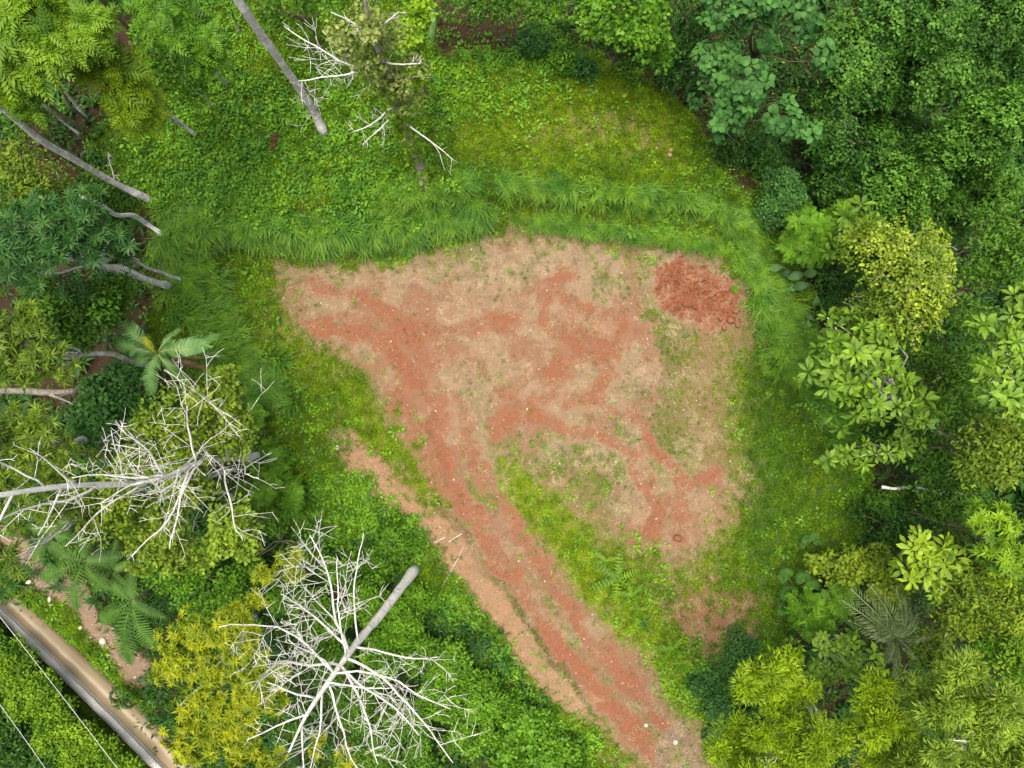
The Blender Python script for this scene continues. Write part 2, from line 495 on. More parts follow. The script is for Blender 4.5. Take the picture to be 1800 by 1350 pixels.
LM = {  # leaf age tones, pushed apart to paint shade and highlights into crowns
    'lime': leaf_mat('leaf_lime', (0.0324, 0.1116, 0.0043), (0.23, 0.3967, 0.0115)),
    'yellow': leaf_mat('leaf_yellow', (0.072, 0.144, 0.0058), (.42, .45, .008)),
    'fresh': leaf_mat('leaf_fresh', (0.0245, 0.095, 0.0058), (0.1495, 0.3335, 0.0161)),
    'green': leaf_mat('leaf_green', (0.0158, 0.0648, 0.0058), (0.1058, 0.2472, 0.0161)),
    'deep': leaf_mat('leaf_deep', (0.0094, 0.0432, 0.0058), (0.0598, 0.1667, 0.0184)),
    'blue': leaf_mat('leaf_blue', (0.0115, 0.0634, 0.013), (0.0897, 0.23, 0.0437)),
    'teal': leaf_mat('leaf_teal', (0.0115, 0.0684, 0.0158), (0.0862, 0.23, 0.0483), trans=.35, spec=.15, rough=.6),
    'olive': leaf_mat('leaf_olive', (0.0288, 0.0828, 0.0072), (0.2185, 0.3162, 0.0184)),
    'khaki': leaf_mat('leaf_khaki', (0.0612, 0.1188, 0.0086), (.27, .42, .035)),
    'khakigrey': leaf_mat('leaf_khaki_grey', (.09, .14, .025), (.36, .43, .11)),
    'vine': leaf_mat('leaf_vine', (0.009, 0.056, 0.008), (0.125, 0.30, 0.030)),
    'vinelime': leaf_mat('leaf_vine_lime', (0.0396, 0.1188, 0.0072), (0.3795, 0.4945, 0.0403)),
    'bigleaf': leaf_mat('leaf_big', (0.0202, 0.0792, 0.0072), (.19, .34, .022), rough=.5, spec=.25),
    'bigyellow': leaf_mat('leaf_big_yellow', (0.0504, 0.1296, 0.0086), (.29, .43, .02), rough=.5, spec=.25),
    'banana': leaf_mat('leaf_banana', (0.0612, 0.1584, 0.0396), (0.1955, 0.391, 0.115), rough=.4, trans=.35),
    'elephant': leaf_mat('leaf_elephant', (0.0115, 0.0684, 0.0144), (0.1035, 0.253, 0.0575), rough=.5, spec=.3),
    'fern': leaf_mat('leaf_fern', (0.0216, 0.0792, 0.0086), (0.115, 0.2472, 0.0276)),
    'palm': leaf_mat('leaf_palm', (0.054, 0.108, 0.0252), (0.3105, 0.4025, 0.1495), rough=.4, spec=.5),
    'fan': leaf_mat('leaf_fan', (0.0144, 0.0792, 0.0086), (0.1265, 0.299, 0.046)),
    'limeyellow': leaf_mat('leaf_lime_yellow', (0.054, 0.1296, 0.0029), (.285, .43, .008)),
    'litter': leaf_mat('leaf_litter', (.036, .024, .014), (.12, .083, .05), trans=.05),
    'red': leaf_mat('leaf_red', (.16, .03, .05), (.30, .06, .09)),
    'dead': leaf_mat('leaf_dead', (.22, .13, .06), (.42, .28, .16), trans=.1),
}
M_GRASS = leaf_mat('grass_blade', (.018, .115, .009), (.255, .40, .012), rough=.55, trans=.25, instancer=True)
M_TALL = leaf_mat('tall_grass_blade', (.016, .115, .014), (.18, .34, .018), rough=.5, trans=.25, instancer=True)
M_WEED = leaf_mat('weed_leaf', (.014, .125, .018), (.19, .40, .016), rough=.5, trans=.25, instancer=True)
M_UNDER = leaf_mat('undergrowth_leaf', (.018, .070, .012), (.06, .16, .02), rough=.5, trans=.25, instancer=True)
M_STRAW = leaf_mat('straw_blade', (.14, .10, .05), (.40, .32, .19), rough=.7, trans=.1, instancer=True)
B_GREY = bark_mat('bark_grey', (.40, .385, .35), (.64, .625, .585), (.80, .79, .76), .85, 4.5)
B_WHITE = bark_mat('bark_bleached', (.58, .58, .55), (.76, .77, .73), (.82, .83, .80), .6)
B_MID = bark_mat('bark_weathered', (.20, .18, .145), (.36, .33, .28), (.42, .42, .34), .6)
B_BROWN = bark_mat('bark_brown', (.11, .085, .055), (.22, .18, .125), (.30, .29, .22), .5)
B_OLIVE = bark_mat('bark_mossy', (.10, .085, .05), (.20, .17, .10), (.12, .16, .04), .6)
M_STONE = plain_mat('pale_stone', (.42, .38, .31), (.58, .54, .46), 14)
M_CLOD = plain_mat('red_clod', (.16, .062, .031), (.26, .115, .064), 9)
M_WHITE = plain_mat('bleached_litter', (.55, .52, .47), (.72, .70, .66), 9)
M_WIRE = plain_mat('cable_grey', (.45, .48, .46), (.60, .62, .60), 9, .5)

# ------------------------------------------------------------------ ground sheet
def mound_z(X, Y, m):
    big, lump, fine = fbm(X * 1.1, Y * 1.1, 61, 4), fbm(X * 3.2, Y * 3.2, 62, 4), fbm(X * 7, Y * 7, 63, 3)
    up = sstep(566, 548, m['v'] - 12 * m['nm'] + .08 * (m['u'] - 1230))
    return m['mound'] * ((.03 + .16 * big + .26 * (lump - .5) + .40 * (fine - .5)) * up + .07 * (fine - .5) - .03)

def ground():
    def axis(a, c, d, b):
        core = np.concatenate([np.arange(a, c, .12), np.arange(c, d, .062), np.arange(d, b + .12, .12)])
        ext = np.array([.3, .8, 1.6, 3, 5, 8, 13, 22, 38, 65, 110])
        return np.concatenate([core[0] - ext[::-1], core, core[-1] + ext])
    xs, ys = axis(-23.5, -10.5, 11.0, 23.5), axis(-17.8, -13.5, 7.6, 19.2)
    X, Y = np.meshgrid(xs, ys)
    Z = height(X, Y)
    m = masks(X, Y, Z)
    rel = np.zeros(X.shape)
    for pts, w, st in TRACKS:
        d, arc = seg_dist(m['u'], m['v'], pts, False, True)
        k = sstep(w * 1.15, w * .6, d)
        tread = np.sin(arc / 13 * 6.283 + d * .22) * k * (.4 + .6 * (vnoise(X * .6, Y * .6, 33) > .45))
        berm = np.exp(-((d - w * 1.35) / (w * .32)) ** 2)
        rel = rel + st * (-.030 * k + .030 * tread + .024 * berm * (.5 + vnoise(X * 3, Y * 3, 35)))
    Z = Z + np.clip(rel, -.12, .10) * (1 - .4 * m['green'])
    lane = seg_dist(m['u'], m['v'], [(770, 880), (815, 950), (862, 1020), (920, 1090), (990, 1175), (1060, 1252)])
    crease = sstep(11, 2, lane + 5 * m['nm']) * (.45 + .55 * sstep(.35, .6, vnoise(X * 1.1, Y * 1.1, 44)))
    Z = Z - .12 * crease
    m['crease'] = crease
    near = (np.abs(X) < 24) & (np.abs(Y) < 20)
    Z = Z + near * (.03 * m['nf'] * (1 - .5 * m['pad']))
    Z = Z + mound_z(X, Y, m)
    ny, nx = X.shape
    V = np.stack([X, Y, Z], -1).reshape(-1, 3)
    i = (np.arange(ny - 1)[:, None] * nx + np.arange(nx - 1)[None]).ravel()
    Q = np.stack([i, i + 1, i + nx + 1, i + nx], -1)
    me = mesh_np('ground', V, None, Q, None, True)
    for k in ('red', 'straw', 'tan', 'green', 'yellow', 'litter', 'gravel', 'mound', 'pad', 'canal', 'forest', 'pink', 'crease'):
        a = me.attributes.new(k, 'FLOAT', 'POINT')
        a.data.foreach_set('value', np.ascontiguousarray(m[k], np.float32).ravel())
    mt, nt, out = new_mat('ground_soil_and_turf')
    pos = N(nt, 'ShaderNodeNewGeometry').outputs['Position']
    n1 = noise(nt, 1.3, 5, .62, pos)
    n2 = noise(nt, 6.5, 5, .65, pos)
    n3 = noise(nt, 28, 4, .7, pos)
    n4 = noise(nt, 90, 3, .7, pos)
    A = {k: attr(nt, k) for k in ('red', 'straw', 'tan', 'green', 'yellow', 'litter', 'gravel', 'mound', 'pad', 'canal', 'forest', 'pink', 'crease')}
    soil = mixc(nt, n2, (.145, .082, .050), (.225, .138, .090))
    redc = mixc(nt, n2, (.155, .056, .027), (.225, .090, .047))
    redc = mixc(nt, ramp(nt, n3, .55, .75), redc, (.30, .175, .115))
    strawc = mixc(nt, n3, (.150, .108, .070), (.31, .240, .165))
    tanc = mixc(nt, n2, (.20, .115, .064), (.28, .18, .11))
    turf = mixc(nt, A['yellow'], (.020, .090, .009), (.160, .215, .012))
    turf = mixc(nt, ramp(nt, n3, .35, .7), turf, (.06, .06, .018))
    litc = mixc(nt, n3, (.016, .011, .006), (.050, .034, .021))
    gravc = mixc(nt, ramp(nt, n4, .45, .62), (.13, .088, .058), (.27, .21, .155))
    def soft(k, nz, lo=.3, hi=.7, amp=.55):
        x = math_n(nt, 'MULTIPLY_ADD', nz, amp, A[k])
        return ramp(nt, math_n(nt, 'SUBTRACT', x, amp * .5), lo, hi)
    c = soil
    c = mixc(nt, math_n(nt, 'MULTIPLY', soft('straw', n3, .25, .8, .9), .85), c, strawc)
    c = mixc(nt, math_n(nt, 'MULTIPLY', soft('red', n2, .08, 1.0, 1.0), .85), c, redc)
    c = mixc(nt, soft('tan', n3, .25, .75), c, tanc)
    c = mixc(nt, math_n(nt, 'MULTIPLY', A['pink'], .5), c, redc)
    c = mixc(nt, soft('green', n3, .12, .95, .9), c, turf)
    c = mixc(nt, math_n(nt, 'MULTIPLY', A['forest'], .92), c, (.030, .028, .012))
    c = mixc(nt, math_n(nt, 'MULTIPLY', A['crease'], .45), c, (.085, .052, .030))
    c = mixc(nt, soft('litter', n2), c, litc)
    c = mixc(nt, soft('gravel', n3), c, gravc)
    mc = mixc(nt, n2, (.135, .048, .023), (.215, .088, .046))
    mc = mixc(nt, ramp(nt, noise(nt, 2.2, 6, .7, pos), .48, .64), mc, (.25, .145, .092))
    c = mixc(nt, ramp(nt, math_n(nt, 'MULTIPLY_ADD', n3, .4, math_n(nt, 'SUBTRACT', A['mound'], .2)), .2, .8), c, mc)
    c = mixc(nt, math_n(nt, 'MULTIPLY', ramp(nt, noise(nt, 2.4, 6, .72, pos), .52, .70), .45), c, mixc(nt, .5, c, (.10, .052, .032)))
    c = mixc(nt, ramp(nt, n4, .62, .8), c, mixc(nt, .6, c, (.5, .42, .32)))
    c = mixc(nt, A['canal'], c, (.075, .062, .036))
    bs = N(nt, 'ShaderNodeBsdfPrincipled')
    nt.links.new(c, bs.inputs['Base Color'])
    bs.inputs['Roughness'].default_value = .95
    bs.inputs['Specular IOR Level'].default_value = .1
    hgt = math_n(nt, 'ADD', math_n(nt, 'MULTIPLY', n2, .5), math_n(nt, 'MULTIPLY', n3, .35))
    bp = N(nt, 'ShaderNodeBump')
    bp.inputs['Strength'].default_value = .8
    bp.inputs['Distance'].default_value = .12
    nt.links.new(hgt, bp.inputs['Height'])
    nt.links.new(bp.outputs[0], bs.inputs['Normal'])
    nt.links.new(bs.outputs[0], out.inputs[0])
    me.materials.append(mt)
    return tag(link('ground', me), 'red earth building pad and weedy grass slopes around it', 'ground', None, 'structure')

ground()

# ------------------------------------------------------------------ leaf and spray templates  (V, T, A)
def leaf_small(W=.42, fold=.07, droop=.10):
    V = np.array([[0, 0, 0], [.45, -W / 2, fold], [.45, W / 2, fold], [1, 0, -droop]])
    return V, np.array([[0, 1, 3], [0, 3, 2]]), np.zeros(4)

def leaf_big(W=.42, fold=.06, droop=.22, widest=.55, ruffle=0.0, segs=4):
    V, T = [], []
    ts = np.linspace(0, 1, segs + 1)
    for i, t in enumerate(ts):
        s = (t / widest) ** .8 if t < widest else max(0.0, 1 - ((t - widest) / (1 - widest)) ** 2) ** .75
        w = W / 2 * max(s, .04)
        z = .12 * math.sin(t * 2.2) - droop * t * t
        r = ruffle * (1 if i % 2 else -1)
        V += [[t, -w, z + fold * s + r], [t, 0, z], [t, w, z + fold * s - r]]
    for i in range(segs):
        a, b = i * 3, i * 3 + 3
        T += [[a, b, b + 1], [a, b + 1, a + 1], [a + 1, b + 1, b + 2], [a + 1, b + 2, a + 2]]
    return np.array(V), np.array(T), np.zeros(len(V))

def merge(parts):
    V, T, A, n = [], [], [], 0
    for v, t, a in parts:
        V.append(v); T.append(t + n); A.append(a); n += len(v)
    return np.concatenate(V), np.concatenate(T), np.concatenate(A)

def put(tpl, L, az, el, roll=0.0, pos=(0, 0, 0), tint=0.0, wid=1.0):
    V, T, A = tpl
    d = np.array([math.cos(az) * math.cos(el), math.sin(az) * math.cos(el), math.sin(el)])
    n = np.array([-math.cos(az) * math.sin(el), -math.sin(az) * math.sin(el), math.cos(el)]) + 1e-6
    M = basis(d[None], n[None])[0]
    cr, sr = math.cos(roll), math.sin(roll)
    Rx = np.array([[1, 0, 0], [0, cr, -sr], [0, sr, cr]])
    return (V * np.array([L, L * wid, L])) @ (M @ Rx).T + np.asarray(pos), T, A + tint

def spray_small(R, n=14, L=(.13, .22), spread=.30, W=.45):
    out = []
    for i in range(n):
        a = R.uniform(0, 6.283)
        r = spread * math.sqrt(R.uniform(0, 1))
        p = (r * math.cos(a), r * math.sin(a), R.uniform(-.12, .10) - .25 * r)
        out.append(put(leaf_small(W), R.uniform(*L), a + R.normal(0, .8), R.normal(.12, .38), R.normal(0, .4), p, R.uniform(-.25, .25)))
    return merge(out)

def spray_rosette(R, n=11, L=.34, W=.26, el=(.15, .75), big=False):
    out = []
    for i in range(n):
        a = i * 2.39996 + R.normal(0, .12)
        t = i / n
        tp = leaf_big(W, .04, .3, .6, 0, 3) if big else leaf_big(W, .05, .22, .6, 0, 2)
        out.append(put(tp, L * R.uniform(.8, 1.1) * (1 - .35 * t), a, el[0] + (el[1] - el[0]) * t + R.normal(0, .08), R.normal(0, .15),
                       (0, 0, .02 * i / n), -.2 + .55 * t + R.normal(0, .07)))
    return merge(out)

def pinnate(R, L=.5, pairs=9, lw=.34, ll=.17, droop=.35, up=.1):
    """one feather leaf along +x"""
    out = []
    xs = np.linspace(.12, 1, pairs)
    def z(t): return up * math.sin(t * 2.6) - droop * t * t
    st = []
    for t in np.linspace(0, 1, 5): st += [[t * L, -.006, z(t) * L], [t * L, .006, z(t) * L]]
    T = []
    for i in range(4): T += [[2 * i, 2 * i + 2, 2 * i + 3], [2 * i, 2 * i + 3, 2 * i + 1]]
    out.append((np.array(st), np.array(T), np.full(10, .1)))
    for t in xs:
        l = ll * (math.sin(math.pi * (.16 + .78 * t)) * .75 + .3) * L / .5
        for s in (-1, 1):
            out.append(put(leaf_small(lw, .04, .12), l * R.uniform(.9, 1.1), s * (1.15 - .45 * t), -.12 + R.normal(0, .10), 0, (t * L, 0, z(t) * L), R.uniform(-.12, .12)))
    return merge(out)

def spray_pinnate(R, n=7, L=.55, pairs=7, el=(.0, .5), lw=.36, ll=.19):
    out = []
    for i in range(n):
        f = pinnate(R, L * R.uniform(.75, 1.1), pairs, lw, ll, R.uniform(.2, .5))
        out.append(put(f, 1, i * 2.39996 + R.normal(0, .2), R.uniform(*el), R.normal(0, .2), (0, 0, 0), R.uniform(-.2, .25) + .15 * i / n))
    return merge(out)

def spray_fine(R, n=26, L=(.13, .22)):
    out = []
    for i in range(n):
        a = R.uniform(0, 6.283)
        r = .26 * math.sqrt(R.uniform(0, 1))
        out.append(put(leaf_small(.24, .05, .12), R.uniform(*L), a + R.normal(0, .5), R.uniform(.1, .9), 0,
                       (r * math.cos(a), r * math.sin(a), R.uniform(-.1, .12) - .3 * r), R.uniform(-.2, .25)))
    return merge(out)

def spray_vine(R, n=19, L=(.07, .135), length=.9):
    """a trailing strand along +x, leaves facing +z"""
    out = []
    y = 0
    for i in range(n):
        t = i / n
        y += R.normal(0, .03)
        out.append(put(leaf_small(.8, .03, .12), R.uniform(*L), R.uniform(-1.6, 1.6), R.normal(.15, .3), R.normal(0, .3),
                       (t * length - length * .5, y + R.normal(0, .06), R.uniform(-.05, .06)), R.uniform(-.2, .2) + .12 * t))
    return merge(out)

RT = np.random.default_rng(99)
SPRAY = {
    'small': ([spray_small(RT, 16) for _ in range(4)], .30),
    'smallround': ([spray_small(RT, 16, (.13, .20), .28, .8) for _ in range(4)], .28),
    'tiny': ([spray_small(RT, 22, (.09, .15), .25, .6) for _ in range(4)], .25),
    'rosette': ([spray_rosette(RT, 12, .33) for _ in range(4)], .28),
    'rosetteblue': ([spray_rosette(RT, 15, .40, .20, (.05, .8)) for _ in range(4)], .34),
    'yellowros': ([spray_rosette(RT, 12, .27, .30, (.1, .9)) for _ in range(4)], .24),
    'pinnate': ([spray_pinnate(RT) for _ in range(4)], .45),
    'pinnatesmall': ([spray_pinnate(RT, 6, .40, 6, (.0, .5), .4, .20) for _ in range(4)], .34),
    'fine': ([spray_fine(RT) for _ in range(4)], .28),
    'big': ([spray_rosette(RT, 8, .52, .40, (.0, .7), True) for _ in range(4)], .46),
    'round': ([spray_rosette(RT, 6, .46, .85, (-.15, .45), True) for _ in range(4)], .42),
    'vine': ([spray_vine(RT) for _ in range(5)], .32),
}
_mesh_cache = {}
def spray_mesh(kind, k, matname):
    key = (kind, k, matname)
    if key not in _mesh_cache:
        V, T, A = SPRAY[kind][0][k]
        _mesh_cache[key] = mesh_np('leaf_spray_' + kind, V, T, None, np.clip(A + .4, 0, 1), False, LM[matname])
    return _mesh_cache[key]

# ------------------------------------------------------------------ trees
def lump_shoots(c, R, flat, count, spray_r, Rg, nblob=None, gap=.0):
    """points with outward normals on an uneven crown made of smaller lumps"""
    R = R * .84
    nblob = nblob or int(np.clip(5 + R * 4.5, 6, 20))
    k = np.arange(nblob)
    zz = 1 - (k + .5) / nblob * 1.15
    az = k * 2.39996 + Rg.normal(0, .35, nblob) + Rg.uniform(0, 6.28)
    rr = np.sqrt(np.clip(1 - zz ** 2, 0, 1))
    B = np.stack([rr * np.cos(az), rr * np.sin(az), zz * flat], 1) * R * Rg.uniform(.5, .88, nblob)[:, None]
    br = R * Rg.uniform(.24, .46, nblob) * (1.15 if nblob < 9 else 1)
    which = Rg.choice(nblob, count, p=br ** 2 / np.sum(br ** 2))
    d = Rg.normal(0, 1, (count, 3))
    d[:, 2] = np.abs(d[:, 2]) * 1.0 - .35
    d /= np.linalg.norm(d, axis=1, keepdims=True)
    p = c + B[which] + d * (br[which] * Rg.uniform(.72, 1.08, count))[:, None] * np.array([1, 1, .75])
    nrm = d * .8 + B[which] / (R + 1e-6) * .5 + np.array([0, 0, .75])
    nrm /= np.linalg.norm(nrm, axis=1, keepdims=True)
    lit_tipness = np.clip((d[:, 2] + .35) * .45, 0, .5) + Rg.normal(0, .08, count) + Rg.normal(0, .12, nblob)[which]  # upward shoots tinted lighter, low ones darker: light and shade in the colour
    return p, nrm, lit_tipness, c + B

def spray_frames(nrm, Rg, scale, direction=None):
    n = len(nrm)
    ref = Rg.normal(0, 1, (n, 3)) if direction is None else direction
    x = ref - nrm * np.sum(ref * nrm, 1, keepdims=True)
    M = basis(x, nrm)
    return M * scale[:, None, None]

def add_sprays(root, kind, matname, p, nrm, tip, Rg, scale=1.0, mode='merge', direction=None, maxobj=300, part='leaf_spray'):
    n = len(p)
    tpls = SPRAY[kind][0]
    sc = Rg.uniform(.78, 1.22, n) * scale
    M = spray_frames(nrm, Rg, sc, direction)
    pick = Rg.integers(0, len(tpls), n)
    nobj = 0
    if mode == 'obj':
        order = np.argsort(-p[:, 2])
        nobj = min(n, maxobj)
        off = Matrix.Translation(-Vector(root.location))
        for i in order[:nobj]:
            o = bpy.data.objects.new(part, spray_mesh(kind, int(pick[i]), matname))
            COL.objects.link(o)
            o.parent = root
            m4 = np.eye(4)
            m4[:3, :3] = M[i]
            m4[:3, 3] = p[i]
            o.matrix_local = off @ Matrix(m4.tolist())
        rest = order[nobj:]
    else:
        rest = np.arange(n)
    if len(rest):
        acc = Acc()
        for k in range(len(tpls)):
            s = rest[pick[rest] == k]
            tile(acc, tpls[k], M[s], p[s], .28 + tip[s])
        o = link('crown', acc.mesh('crown', LM[matname]), root)
        o['kind'] = 'stuff'

def add_trunk(root, pts, rad, bark, sides=9, name='trunk', parent=None):
    acc = Acc()
    tube(acc, pts, rad, sides)
    return link(name, acc.mesh(name, bark, True), parent or root)

_tc = [0]
def tree(name, label, cat, lobes, kind, mat, base=None, cover=2.2, scale=1.0, mode='merge', trunk_r=.14, bark=None, group=None, flat=.62, limbs=True, nblob=None, tip=0.0):
    """lobes: (u, v, height, radius in photo px); base: photo px of the foot"""
    _tc[0] += 1
    Rg = np.random.default_rng(1000 + _tc[0])
    bark = bark or B_BROWN
    C = [P(u, v, h) for u, v, h, r in lobes]
    Rm = [r * mpp(h) for u, v, h, r in lobes]
    top = np.mean([c for c in C], axis=0)
    if base is None:
        b = np.array([top[0], top[1], 0.0])
        b[2] = float(height(b[0:1], b[1:2])[0])
    else:
        b = G(*base)
    root = thing(name, b, label, cat, group)
    sr = SPRAY[kind][1] * scale
    allp, alln, allt, blobs = [], [], [], []
    for c, R in zip(C, Rm):
        c = c - np.array([0, 0, R * flat * .6])
        cnt = int(cover * 2.4 * (R / sr) ** 2 / 1.0)
        p, nr, tp, B = lump_shoots(c, R, flat, max(cnt, 12), sr, Rg, nblob)
        allp.append(p); alln.append(nr); allt.append(tp + tip); blobs.append(B)
    p, nr, tp = np.concatenate(allp), np.concatenate(alln), np.concatenate(allt)
    keep = p[:, 2] > height(p[:, 0], p[:, 1]) + .1
    p, nr, tp = p[keep], nr[keep], tp[keep]
    blobs = np.concatenate(blobs)
    fork = b + (top - b) * .62
    fork[2] = b[2] + (top[2] - max(Rm) * flat * .6 - b[2]) * .75
    path = bend(b - [0, 0, .1], fork, 8, .05, Rg)
    r0 = trunk_r
    add_trunk(root, path, np.linspace(r0, r0 * .62, 8) * np.array([1.35] + [1] * 7), bark)
    if limbs:
        sel = Rg.permutation(len(blobs))[:9]
        for i in sel:
            q = bend(fork - (fork - b) * Rg.uniform(.02, .2), blobs[i], 6, .10, Rg)
            add_trunk(root, q, np.linspace(r0 * .45, .015, 6), bark, 6, 'branch')
    add_sprays(root, kind, mat, p, nr, tp, Rg, scale, mode)
    return root

# ------------------------------------------------------------------ canal, wall, cables
def ribbon(px, half, z0, z1, name, mat, zref, off=0.0):
    pts = np.array(w2(px, zref))
    t = np.linspace(0, len(pts) - 1, 90)
    pts = np.stack([np.interp(t, np.arange(len(pts)), pts[:, k]) for k in (0, 1)], 1)
    d = np.gradient(pts, axis=0)
    d /= np.linalg.norm(d, axis=1, keepdims=True)
    nrm = np.stack([-d[:, 1], d[:, 0]], 1)
    pts = pts + nrm * off
    a, b = pts - nrm * half, pts + nrm * half
    n = len(pts)
    wob = (vnoise(np.arange(n) * .7, np.zeros(n), 5) - .5)[:, None] * .02
    a, b = a + nrm * wob, b + nrm * wob
    L = []
    for q, z in ((a, z0), (a, z1), (b, z1), (b, z0)):
        L.append(np.concatenate([q, np.full((n, 1), z)], 1))
    V = np.stack(L, 1).reshape(-1, 3)
    Q = []
    for i in range(n - 1):
        for k in range(3):
            Q.append([i * 4 + k, i * 4 + k + 1, i * 4 + 5 + k, i * 4 + 4 + k])
    Q += [[0, 1, 2, 3], [(n - 1) * 4 + 3, (n - 1) * 4 + 2, (n - 1) * 4 + 1, (n - 1) * 4]]
    return mesh_np(name, V, None, np.array(Q)[:, ::-1], None, False, mat)

def water_mat():
    m, nt, out = new_mat('muddy_water')
    pos = N(nt, 'ShaderNodeNewGeometry').outputs['Position']
    c = mixc(nt, noise(nt, .9, 3, .6, pos), (.185, .150, .095), (.235, .19, .12))
    bs = N(nt, 'ShaderNodeBsdfPrincipled')
    nt.links.new(c, bs.inputs['Base Color'])
    bs.inputs['Roughness'].default_value = .32
    bs.inputs['Specular IOR Level'].default_value = .25
    bp = N(nt, 'ShaderNodeBump')
    bp.inputs['Strength'].default_value = .12
    bp.inputs['Distance'].default_value = .03
    nt.links.new(noise(nt, 7, 2, .5, pos), bp.inputs['Height'])
    nt.links.new(bp.outputs[0], bs.inputs['Normal'])
    nt.links.new(bs.outputs[0], out.inputs[0])
    return m

def concrete_mat(name, a, b, speck):
    m, nt, out = new_mat(name)
    pos = N(nt, 'ShaderNodeNewGeometry').outputs['Position']
    c = mixc(nt, noise(nt, 3, 5, .7, pos), a, b)
    v = N(nt, 'ShaderNodeTexVoronoi')
    v.inputs['Scale'].default_value = 22
    nt.links.new(pos, v.inputs['Vector'])
    c = mixc(nt, ramp(nt, v.outputs['Distance'], .15, .5), mixc(nt, v.outputs['Color'], speck, b), c)
    c = mixc(nt, math_n(nt, 'MULTIPLY', ramp(nt, noise(nt, 1.1, 4, .7, pos), .5, .7), .2), c, (.2, .2, .17))
    bs = N(nt, 'ShaderNodeBsdfPrincipled')
    nt.links.new(c, bs.inputs['Base Color'])
    bs.inputs['Roughness'].default_value = .9
    bp = N(nt, 'ShaderNodeBump')
    bp.inputs['Strength'].default_value = .9
    bp.inputs['Distance'].default_value = .03
    nt.links.new(v.outputs['Distance'], bp.inputs['Height'])
    nt.links.new(bp.outputs[0], bs.inputs['Normal'])
    nt.links.new(bs.outputs[0], out.inputs[0])
    return m

tag(link('canal_water', ribbon(CANAL, .54, -2.6, -1.93, 'canal_water', water_mat(), -1.93)), 'still muddy brown water in the narrow channel beside the wall', 'water', None, 'structure')
WALL = [(-240, 845), (-60, 1022), (0, 1080), (67, 1143), (133, 1208), (200, 1274), (275, 1350), (420, 1495), (600, 1680)]
wroot = thing('concrete_wall', P(133, 1208, -2.3), 'long low grey pebbled concrete wall edging the muddy channel', 'wall')
link('wall_body', ribbon(WALL, .14, -3.0, -1.76, 'wall_body', concrete_mat('wall_concrete', (.36, .36, .33), (.46, .46, .43), (.5, .5, .48)), -1.70), wroot)
link('coping', ribbon(WALL, .16, -1.76, -1.70, 'coping', concrete_mat('pebbled_coping', (.34, .35, .33), (.48, .49, .47), (.70, .71, .69)), -1.70), wroot)

def cable(px0, px1, label, z0=7.5, z1=7.0):
    a, b = P(*px0, z0), P(*px1, z1)
    d = b - a
    a, b = a - d * 2.2, b + d * 2.2
    t = np.linspace(0, 1, 40)
    pts = a + (b - a) * t[:, None]
    pts[:, 2] -= .5 * (4 * t * (1 - t)) - .5
    acc = Acc()
    tube(acc, pts, np.full(40, .0085), 5)
    tag(link('power_cable', acc.mesh('power_cable', M_WIRE, True)), label, 'cable', 'overhead cables along the hedge')
cable((0, 1083), (207, 1350), 'thin pale overhead cable crossing above the bright hedge near the wall')
cable((0, 1238), (80, 1350), 'thin pale overhead cable above the dark bushes at the corner beyond the hedge')

# ------------------------------------------------------------------ broad leaf trees: every large leaf an object
BIGT = {'big': [leaf_big(.40, .05, .25, .6, 0, 3), leaf_big(.36, .06, .35, .55, 0, 3), leaf_big(.44, .04, .15, .62, 0, 3)],
        'round': [leaf_big(.82, .07, .30, .42, 0, 3), leaf_big(.92, .05, .40, .40, .02, 3), leaf_big(.76, .08, .22, .45, 0, 3)],
        'oval': [leaf_big(.5, .07, .25, .5, 0, 4), leaf_big(.56, .05, .40, .48, 0, 4), leaf_big(.46, .08, .30, .52, 0, 4)]}
_lm = {}
def leaf_mesh(kind, k, mat, t):
    key = (kind, k, mat, t)
    if key not in _lm:
        V, T, A = BIGT[kind][k]
        _lm[key] = mesh_np('leaf_' + kind, V, T, None, np.full(len(V), t), kind == 'oval', LM[mat])
    return _lm[key]

def add_leaves(root, kind, mat, p, nr, tip, Rg, n_per=8, L=.5, el=(0, .7), maxobj=300):
    off = Matrix.Translation(-Vector(root.location))
    order = np.argsort(-p[:, 2])
    acc = Acc()
    cnt = 0
    rest = {0: [], 1: [], 2: []}
    for i in order:
        F = spray_frames(nr[i:i + 1], Rg, np.ones(1))[0]
        s = Rg.uniform(.75, 1.15)
        ph = Rg.uniform(0, 6.28)
        young = tip[i]
        for j in range(n_per):
            t = j / n_per
            az = ph + j * 2.39996 + Rg.normal(0, .12)
            e = el[0] + (el[1] - el[0]) * t + Rg.normal(0, .1)
            d = np.array([math.cos(az) * math.cos(e), math.sin(az) * math.cos(e), math.sin(e)])
            n = np.array([-math.cos(az) * math.sin(e), -math.sin(az) * math.sin(e), math.cos(e)])
            M = F @ basis(d[None], n[None])[0] * (L * s * Rg.uniform(.8, 1.1) * (1 - .3 * t))
            k = int(Rg.integers(0, 3))
            tt = float(np.clip(.22 + young + .4 * t + Rg.normal(0, .12), 0, 1))
            if cnt < maxobj:
                o = bpy.data.objects.new('leaf', leaf_mesh(kind, k, mat, round(tt * 4) / 4))
                COL.objects.link(o)
                o.parent = root
                m4 = np.eye(4)
                m4[:3, :3] = M
                m4[:3, 3] = p[i] + F @ d * .06
                o.matrix_local = off @ Matrix(m4.tolist())
                cnt += 1
            else:
                rest[k].append((M, p[i] + F @ d * .06, tt))
    for k in rest:
        if rest[k]:
            tile(acc, BIGT[kind][k], np.array([r[0] for r in rest[k]]), np.array([r[1] for r in rest[k]]), np.array([r[2] for r in rest[k]]))
    if acc.n:
        o = link('crown', acc.mesh('crown', LM[mat]), root)
        o['kind'] = 'stuff'

